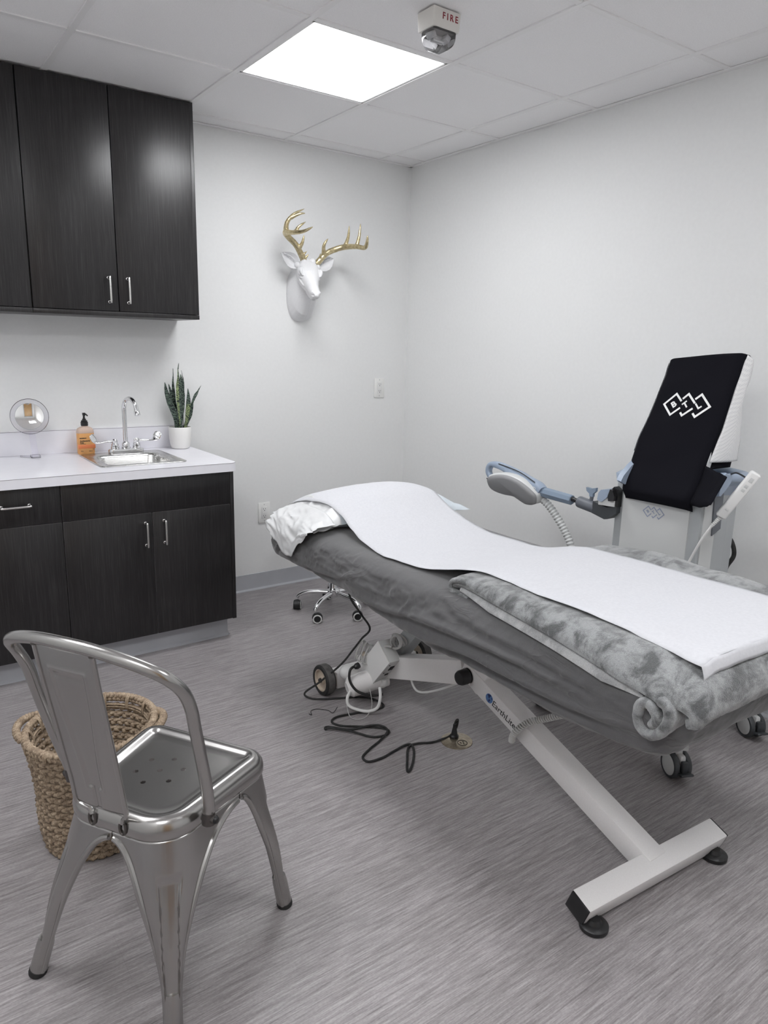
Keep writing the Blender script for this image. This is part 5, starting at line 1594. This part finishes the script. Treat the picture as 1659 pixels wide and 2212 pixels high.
# ------------------------------------------------------------------ metal chair
def chair():
    th = R(32); base = V((-2.3325, -2.206, 0))
    MC = Matrix.Translation(base) @ Matrix.Rotation(th, 4, 'Z')
    t = thing('metal_chair', 'gunmetal industrial metal chair in front of the woven basket', 'chair', base)
    def roundpoly(C, rad, n=10, straight=12):
        out = []; m = len(C)
        cor = []
        for i in range(m):
            p, a, b = V(C[i]), V(C[i - 1]), V(C[(i + 1) % m])
            u = (a - p).normalized(); w = (b - p).normalized()
            ang = u.angle(w); tl = rad[i] / math.tan(ang / 2)
            s, e = p + u * tl, p + w * tl
            cc = p + (u + w).normalized() * (rad[i] / math.sin(ang / 2))
            a0 = math.atan2(s.y - cc.y, s.x - cc.x); a1 = math.atan2(e.y - cc.y, e.x - cc.x)
            da = (a1 - a0 + math.pi) % (2 * math.pi) - math.pi
            cor.append([cc + V((math.cos(a0 + da * k / n), math.sin(a0 + da * k / n))) * rad[i] for k in range(n + 1)])
        for i in range(m):
            out += cor[i]
            s, e = cor[i][-1], cor[(i + 1) % m][0]
            for k in range(1, straight): out.append(lerp(s, e, k / straight))
        return out
    C = [(.170, .164), (-.164, .130), (-.164, -.152), (.170, -.186)]
    rad = [.045, .085, .085, .045]
    out = roundpoly(C, rad)
    cen = V((.003, -.011))
    def ring(ins, z):
        r = []
        n = len(out)
        for i, p in enumerate(out):
            tg = (out[(i + 1) % n] - out[i - 1]).normalized(); nm = V((tg.y, -tg.x))
            if nm.dot(p - cen) < 0: nm = -nm
            q = p - nm * ins
            r.append(V((q.x, q.y, z)))
        return r
    rings = [ring(.012, .404), ring(.0, .405), ring(-.004, .412), ring(-.0045, .425), ring(-.002, .436), ring(.004, .445), ring(.012, .4505), ring(.020, .4515), ring(.027, .4495), ring(.032, .4455), ring(.040, .4432)]
    for k in (.06, .09, .12): rings.append([V((cen.x + (p.x - cen.x) * (1 - k / .17), cen.y + (p.y - cen.y) * (1 - k / .17), .4428 - .001 * (k - .04))) for p in ring(.0, 0)])
    rings.append([V((cen.x + (p.x - cen.x) * .1, cen.y + (p.y - cen.y) * .1, .4426)) for p in ring(0, 0)])
    mb = MB().loft(rings, True, False, True, MC)
    seat = mb.build('seat', M_gun, t, True, 50, solid=.0016)
    cts = []
    for p in ((.006, .005), (.032, .050), (.056, .004), (-.020, .051), (.031, -.042), (-.046, .008), (-.019, -.040)):
        cts.append(MB().lathe([(.0062, .40), (.0062, .46)], MC @ V((p[0], p[1], 0)), n=20))
    me_par = seat.parent
    # booleans work on world positions; the seat sits under its thing without rotation
    bpy.context.view_layer.update()
    cut(seat, cts)
    # legs: quarter skirts that narrow into splayed legs
    N4 = len(out)
    per = [0]
    for i in range(N4): per.append(per[-1] + (out[(i + 1) % N4] - out[i]).length)
    LP = per[-1]
    def at(s):
        s %= LP
        lo = 0
        while per[lo + 1] < s: lo += 1
        return lerp(out[lo], out[(lo + 1) % N4], (s - per[lo]) / (per[lo + 1] - per[lo]))
    nc = 10 + 1; blk = nc + 11
    scor = [(per[i * blk] + per[i * blk + 10]) / 2 for i in range(4)]
    smid = [(per[i * blk + 10] + per[((i + 1) * blk)]) / 2 for i in range(4)]     # middle of the side after corner i
    def sat(i, k): return lerp(per[i * blk + 10], per[((i + 1) * blk)], k)
    smid = [sat(0, .30), sat(1, .5), sat(2, .70), sat(3, .5)]
    feet = [(.21, .21), (-.21, .21), (-.212, -.186), (.212, -.212)]
    cornerp = [at(s) for s in scor]
    Zt, Za, Zb = .4045, .392, .150
    def halfw(z, full):
        wl = .036 + .02 * sstep(.1, .3, z)
        if z >= Za: return full
        q = max(0, (z - Zb) / (Za - Zb))
        return wl + (full - wl) * (1 - math.sqrt(max(0, 1 - q ** 2.6)))
    def legpoint(i, u, z, inset=0.0):
        """u -1..1 across the leg"""
        sp, sn = smid[i - 1], smid[i]
        fp = (scor[i] - sp) % LP; fn_ = (sn - scor[i]) % LP
        w = halfw(z, fn_ if u > 0 else fp)
        p = at(scor[i] + u * w)
        f = V(feet[i]); c = cornerp[i]
        k = 1 - z / Zt
        spl = (f - c) * k
        # near the floor the section closes into a U
        b = 1 - sstep(.07, .34, z)
        d = f - V((0, 0)); d = d.normalized(); tn = V((-d.y, d.x))
        ctr = c + spl - d * .012
        ang = u * R(118); ru = lerp(.034, .0175, sstep(.3, .05, z))
        upt = ctr + d * (ru * math.cos(ang)) + tn * (ru * math.sin(ang))
        # pressed groove down the middle of the leg
        g = sstep(.060, .095, z) * sstep(-.335, -.305, -z) * max(0, 1 - (abs(u) * lerp(.036, .055, sstep(.1, .3, z)) / .0175) ** 4)
        q = lerp(p + spl, upt, b)
        q = q - d * (.0075 * min(1, g * 1.5) + inset)
        return V((q.x, q.y, z))
    NZ, NU = 96, 72
    for i in range(4):
        zs = [Zt - (Zt - .010) * (k / NZ) for k in range(NZ + 1)]
        mb = MB()
        def fn(a, b): return legpoint(i, -1 + 2 * b, zs[int(round(a * NZ))])
        mb.grid(fn, NZ, NU, MC)
        leg = mb.build('leg', M_gun, t, True, 50, solid=.0016)
        # rolled bead along both edges
        bd = MB()
        for sgn in (-1, 1):
            zz = [Za - .002 - (Za - .012) * (k / 60) ** 1.0 for k in range(61)]
            # denser samples round the arch
            P = []
            full = (smid[i] - scor[i]) % LP if sgn > 0 else (scor[i] - smid[i - 1]) % LP
            zz = sorted(set([Za - 1e-4 - .0006 * k * k / 4 for k in range(1, 12)] + [Za - .02 - (Za - .032) * k / 50 for k in range(51)]), reverse=True)
            q0 = at(smid[i] if sgn > 0 else smid[i - 1])
            for z in zz: P.append(MC @ legpoint(i, sgn, z))
            bd.tube(P, [lerp(.0045, .0072, sstep(.10, .30, z)) for z in zz], 9)
        bd.build('edge_bead', M_gun, leg)
        # sleeve and rubber tip
        f = V(feet[i]); c = cornerp[i]; d = f.normalized()
        def ctr(z): q = c + (f - c) * (1 - z / Zt) - d * .012; return MC @ V((q.x, q.y, z))
        MB().tube([ctr(.006), ctr(.03), ctr(.075), ctr(.092)], [.0190, .0188, .0185, .0165], 22).build('foot_sleeve', M_gun, leg)
        MB().tube([ctr(.0006), ctr(.004), ctr(.013)], [.0192, .0200, .0198], 22).build('rubber_foot', M_rubber, leg)
    # hoop that makes arms and back
    half = [(-.079, .186, .432), (-.082, .190, .462), (-.098, .198, .525), (-.118, .203, .60), (-.136, .206, .67), (-.150, .208, .725), (-.171, .207, .768), (-.197, .194, .802), (-.216, .160, .824), (-.231, .110, .840), (-.241, .055, .850), (-.245, 0, .853)]
    P = [V((f, -l - .004, z)) for f, l, z in half] + [V((f, l - .004, z)) for f, l, z in half[::-1][1:]]
    MB().tube([MC @ p for p in cr(P, 7)], .0125, 16).build('back_hoop', M_gun, t)
    for s in (-1, 1):
        bl = MB()
        bl.tube([MC @ V((-.081, s * .170 - .008, .437)), MC @ V((-.081, s * .203 - .006, .437))], [.009, .0095], 12)
        bl.tube([MC @ V((-.0785, s * .185 - .005, .424)), MC @ V((-.0805, s * .188 - .004, .452))], [.0150, .0138], 14)
        bl.build('arm_joint', M_weld, t, label='dark scorched weld joint')
        MB().lathe([(.0085, 0), (.0085, .003), (.006, .007), (.001, .008)], MC @ V((-.081, s * .2015 - .006, .437)), MC.to_3x3() @ V((0, s, 0)), 16).build('arm_bolt', M_black, t)
    # back splat
    def splat(a, b, off=0):
        u = a; w = lerp(.0655, .071, a)
        y = lerp(w, -w, b)
        z = lerp(.468, .842, u)
        f = pl(u, [(0, -.178), (.15, -.186), (.5, -.210), (.8, -.231), (1, -.243)])
        f += .010 * (1 - (2 * b - 1) ** 2) * -0.4
        # pressed panel, narrower at the bottom
        yy = abs(2 * b - 1); ed = lerp(.30, .60, sstep(.15, .85, u))
        sd = min((ed - yy) * w, (.86 - u) * .35, (u - .13) * .35 if yy > .12 else 1)
        f += .0035 * sstep(-.004, .004, sd) - .0022 * math.exp(-(sd / .004) ** 2)
        return MC @ V((f + off, y, z))
    MB().grid(splat, 80, 60).build('back_splat', M_gun, t, True, 60, solid=.0018)
    for s in (0, 1):
        sg = 1 if s == 0 else -1
        P = [MC @ V((-.170, sg * .040 - .006, .438)), MC @ V((-.170, sg * .044 - .005, .448)), MC @ V((-.174, sg * .054 - .003, .456))] + [splat(k / 10, s) for k in range(0, 11)]
        MB().tube(cr(P, 4), .0052, 10).build('splat_rod', M_gun, t)
        fe = MB()
        P = [MC @ V((-.1705, sg * .040 - .006 + dx, z)) for dx, z in ((-.006, .438), (-.008, .428), (-.006, .418), (0, .413), (.006, .418), (.008, .428), (.006, .438))]
        fe.tube(cr(P, 4), .0032, 8)
        fe.build('splat_tab', M_weld, t, label='dark weld tab')
        MB().lathe([(.007, 0), (.007, .006), (.004, .008)], splat(.985, s), (0, 0, 1), 10).build('top_weld', M_weld, t)
chair()

# ------------------------------------------------------------------ woven basket
def basket():
    c = V((-2.364, -1.705, 0))
    t = thing('woven_basket', 'round woven basket with two loop handles behind the metal chair', 'basket', c)
    Hh = .318
    def rad(z, a):
        r = lerp(.132, .163, (z / Hh) ** .8) + .004 * math.sin(z * 22)
        return r * (1 + .018 * math.cos(2 * (a - .5)) + .010 * N(math.cos(a) * 1.5, math.sin(a) * 1.5, z * 9))
    rows = 14; pitch = Hh / rows
    body = MB()
    for k in range(rows):
        z0 = .011 + pitch * k
        r0 = rad(z0, 0)
        per = 13 + (k % 2)
        ph0 = random.random() * 6
        dirn = 1
        for s in range(3):
            n = per * 8
            Q, rr = [], []
            for i in range(n):
                a = 2 * math.pi * i / n
                w = per * a + 2 * math.pi * s / 3 + ph0
                jit = .0022 * N(math.cos(a) * 9 + k, math.sin(a) * 9, s * 3)
                r = rad(z0, a) + .0058 * math.sin(2 * w) + jit
                z = z0 + .0064 * math.sin(w) + .0018 * N(math.cos(a) * 14, math.sin(a) * 14 + k, s)
                Q.append(c + V((r * math.cos(a), r * math.sin(a), z)))
                rr.append(.0062 + .0016 * math.cos(2 * w) + .0009 * N(i * .35, k, s))
            body.tube(Q, rr, 6, True)
    body.build('woven_wall', M_reed, t, True, 0)
    # coils of the woven bottom
    b = MB()
    for k in range(8):
        r = .128 - .016 * k
        b.tube([c + V((r * math.cos(a), r * math.sin(a), .012)) for a in [2 * math.pi * i / 60 for i in range(60)]], .009, 6, True)
    b.build('woven_bottom', M_reed, t, True, 0)
    rm = MB()
    zr = .011 + pitch * rows + .002
    for s in range(3):
        n = 26 * 9; Q, rr = [], []
        for i in range(n):
            a = 2 * math.pi * i / n; w = 26 * a + 2 * math.pi * s / 3
            r = rad(Hh, a) + .004 + .0072 * math.sin(2 * w) * .7
            Q.append(c + V((r * math.cos(a), r * math.sin(a), zr + .0075 * math.sin(w) + .003)))
            rr.append(.0075)
        rm.tube(Q, rr, 7, True)
    rm.build('braided_rim', M_reed, t, True, 0)
    for a0, lf in ((R(150), 1), (R(150 - 180), 1)):
        hd = MB()
        # loop handle rising out from the rim
        base = []
        for k in range(41):
            u = k / 40; a = a0 + R(-27 + 54 * u)
            lift = math.sin(math.pi * u)
            r = rad(Hh, a) + .004 + .028 * lift ** .6; z = zr + .002 + .012 * lift
            base.append(c + V((r * math.cos(a), r * math.sin(a), z)))
        P = cr(base, 3); n = len(P)
        for s in range(2):
            Q = []
            for i, p in enumerate(P):
                tg = (P[min(i + 1, n - 1)] - P[max(i - 1, 0)]).normalized(); a_ = tg.cross(V((0, 0, 1))).normalized(); b_ = a_.cross(tg)
                w = 2 * math.pi * 9 * i / n + math.pi * s
                Q.append(p + (a_ * math.cos(w) + b_ * math.sin(w)) * .0052)
            hd.tube(Q, .0062, 8)
        hd.build('loop_handle', M_reed, t, True, 0)
    # wire hoop and wraps inside the rim
    ir = MB()
    for dz in (-.014, -.022):
        ir.tube([c + V(((rad(Hh, a) - .012) * math.cos(a), (rad(Hh, a) - .012) * math.sin(a), zr + dz)) for a in [2 * math.pi * i / 80 for i in range(80)]], .0032, 7, True)
    ir.build('inner_hoop', M_reed, t, True, 0)
    for k in range(14):
        wp = MB()
        a = 2 * math.pi * k / 14 + .2
        for q in range(3):
            aa = a + .022 * (q - 1); r = rad(Hh, aa)
            P = [c + V(((r + dr) * math.cos(aa), (r + dr) * math.sin(aa), zr + dz)) for dr, dz in ((-.016, -.026), (-.010, .008), (.004, .014), (.015, .006), (.013, -.014))]
            wp.tube(cr(P, 4), .0022, 6)
        wp.build('rim_wrap', M_reed, t, True, 0)
basket()

# ------------------------------------------------------------------ light and view
w = bpy.data.worlds.new('world'); sc.world = w; w.use_nodes = True
w.node_tree.nodes['Background'].inputs['Color'].default_value = (.5, .5, .5, 1)
w.node_tree.nodes['Background'].inputs['Strength'].default_value = 0
sc.view_settings.view_transform = 'Standard'; sc.view_settings.look = 'None'
sc.view_settings.gamma = 1; sc.view_settings.use_curve_mapping = False
sc.view_settings.exposure = 1.02
cy_ = sc.cycles
cy_.max_bounces = 8; cy_.diffuse_bounces = 5; cy_.glossy_bounces = 4; cy_.transmission_bounces = 8; cy_.transparent_max_bounces = 10
cy_.use_adaptive_sampling = True; cy_.adaptive_threshold = .03
cy_.caustics_reflective = False; cy_.caustics_refractive = False
cy_.sample_clamp_indirect = 6
cy_.use_denoising = True
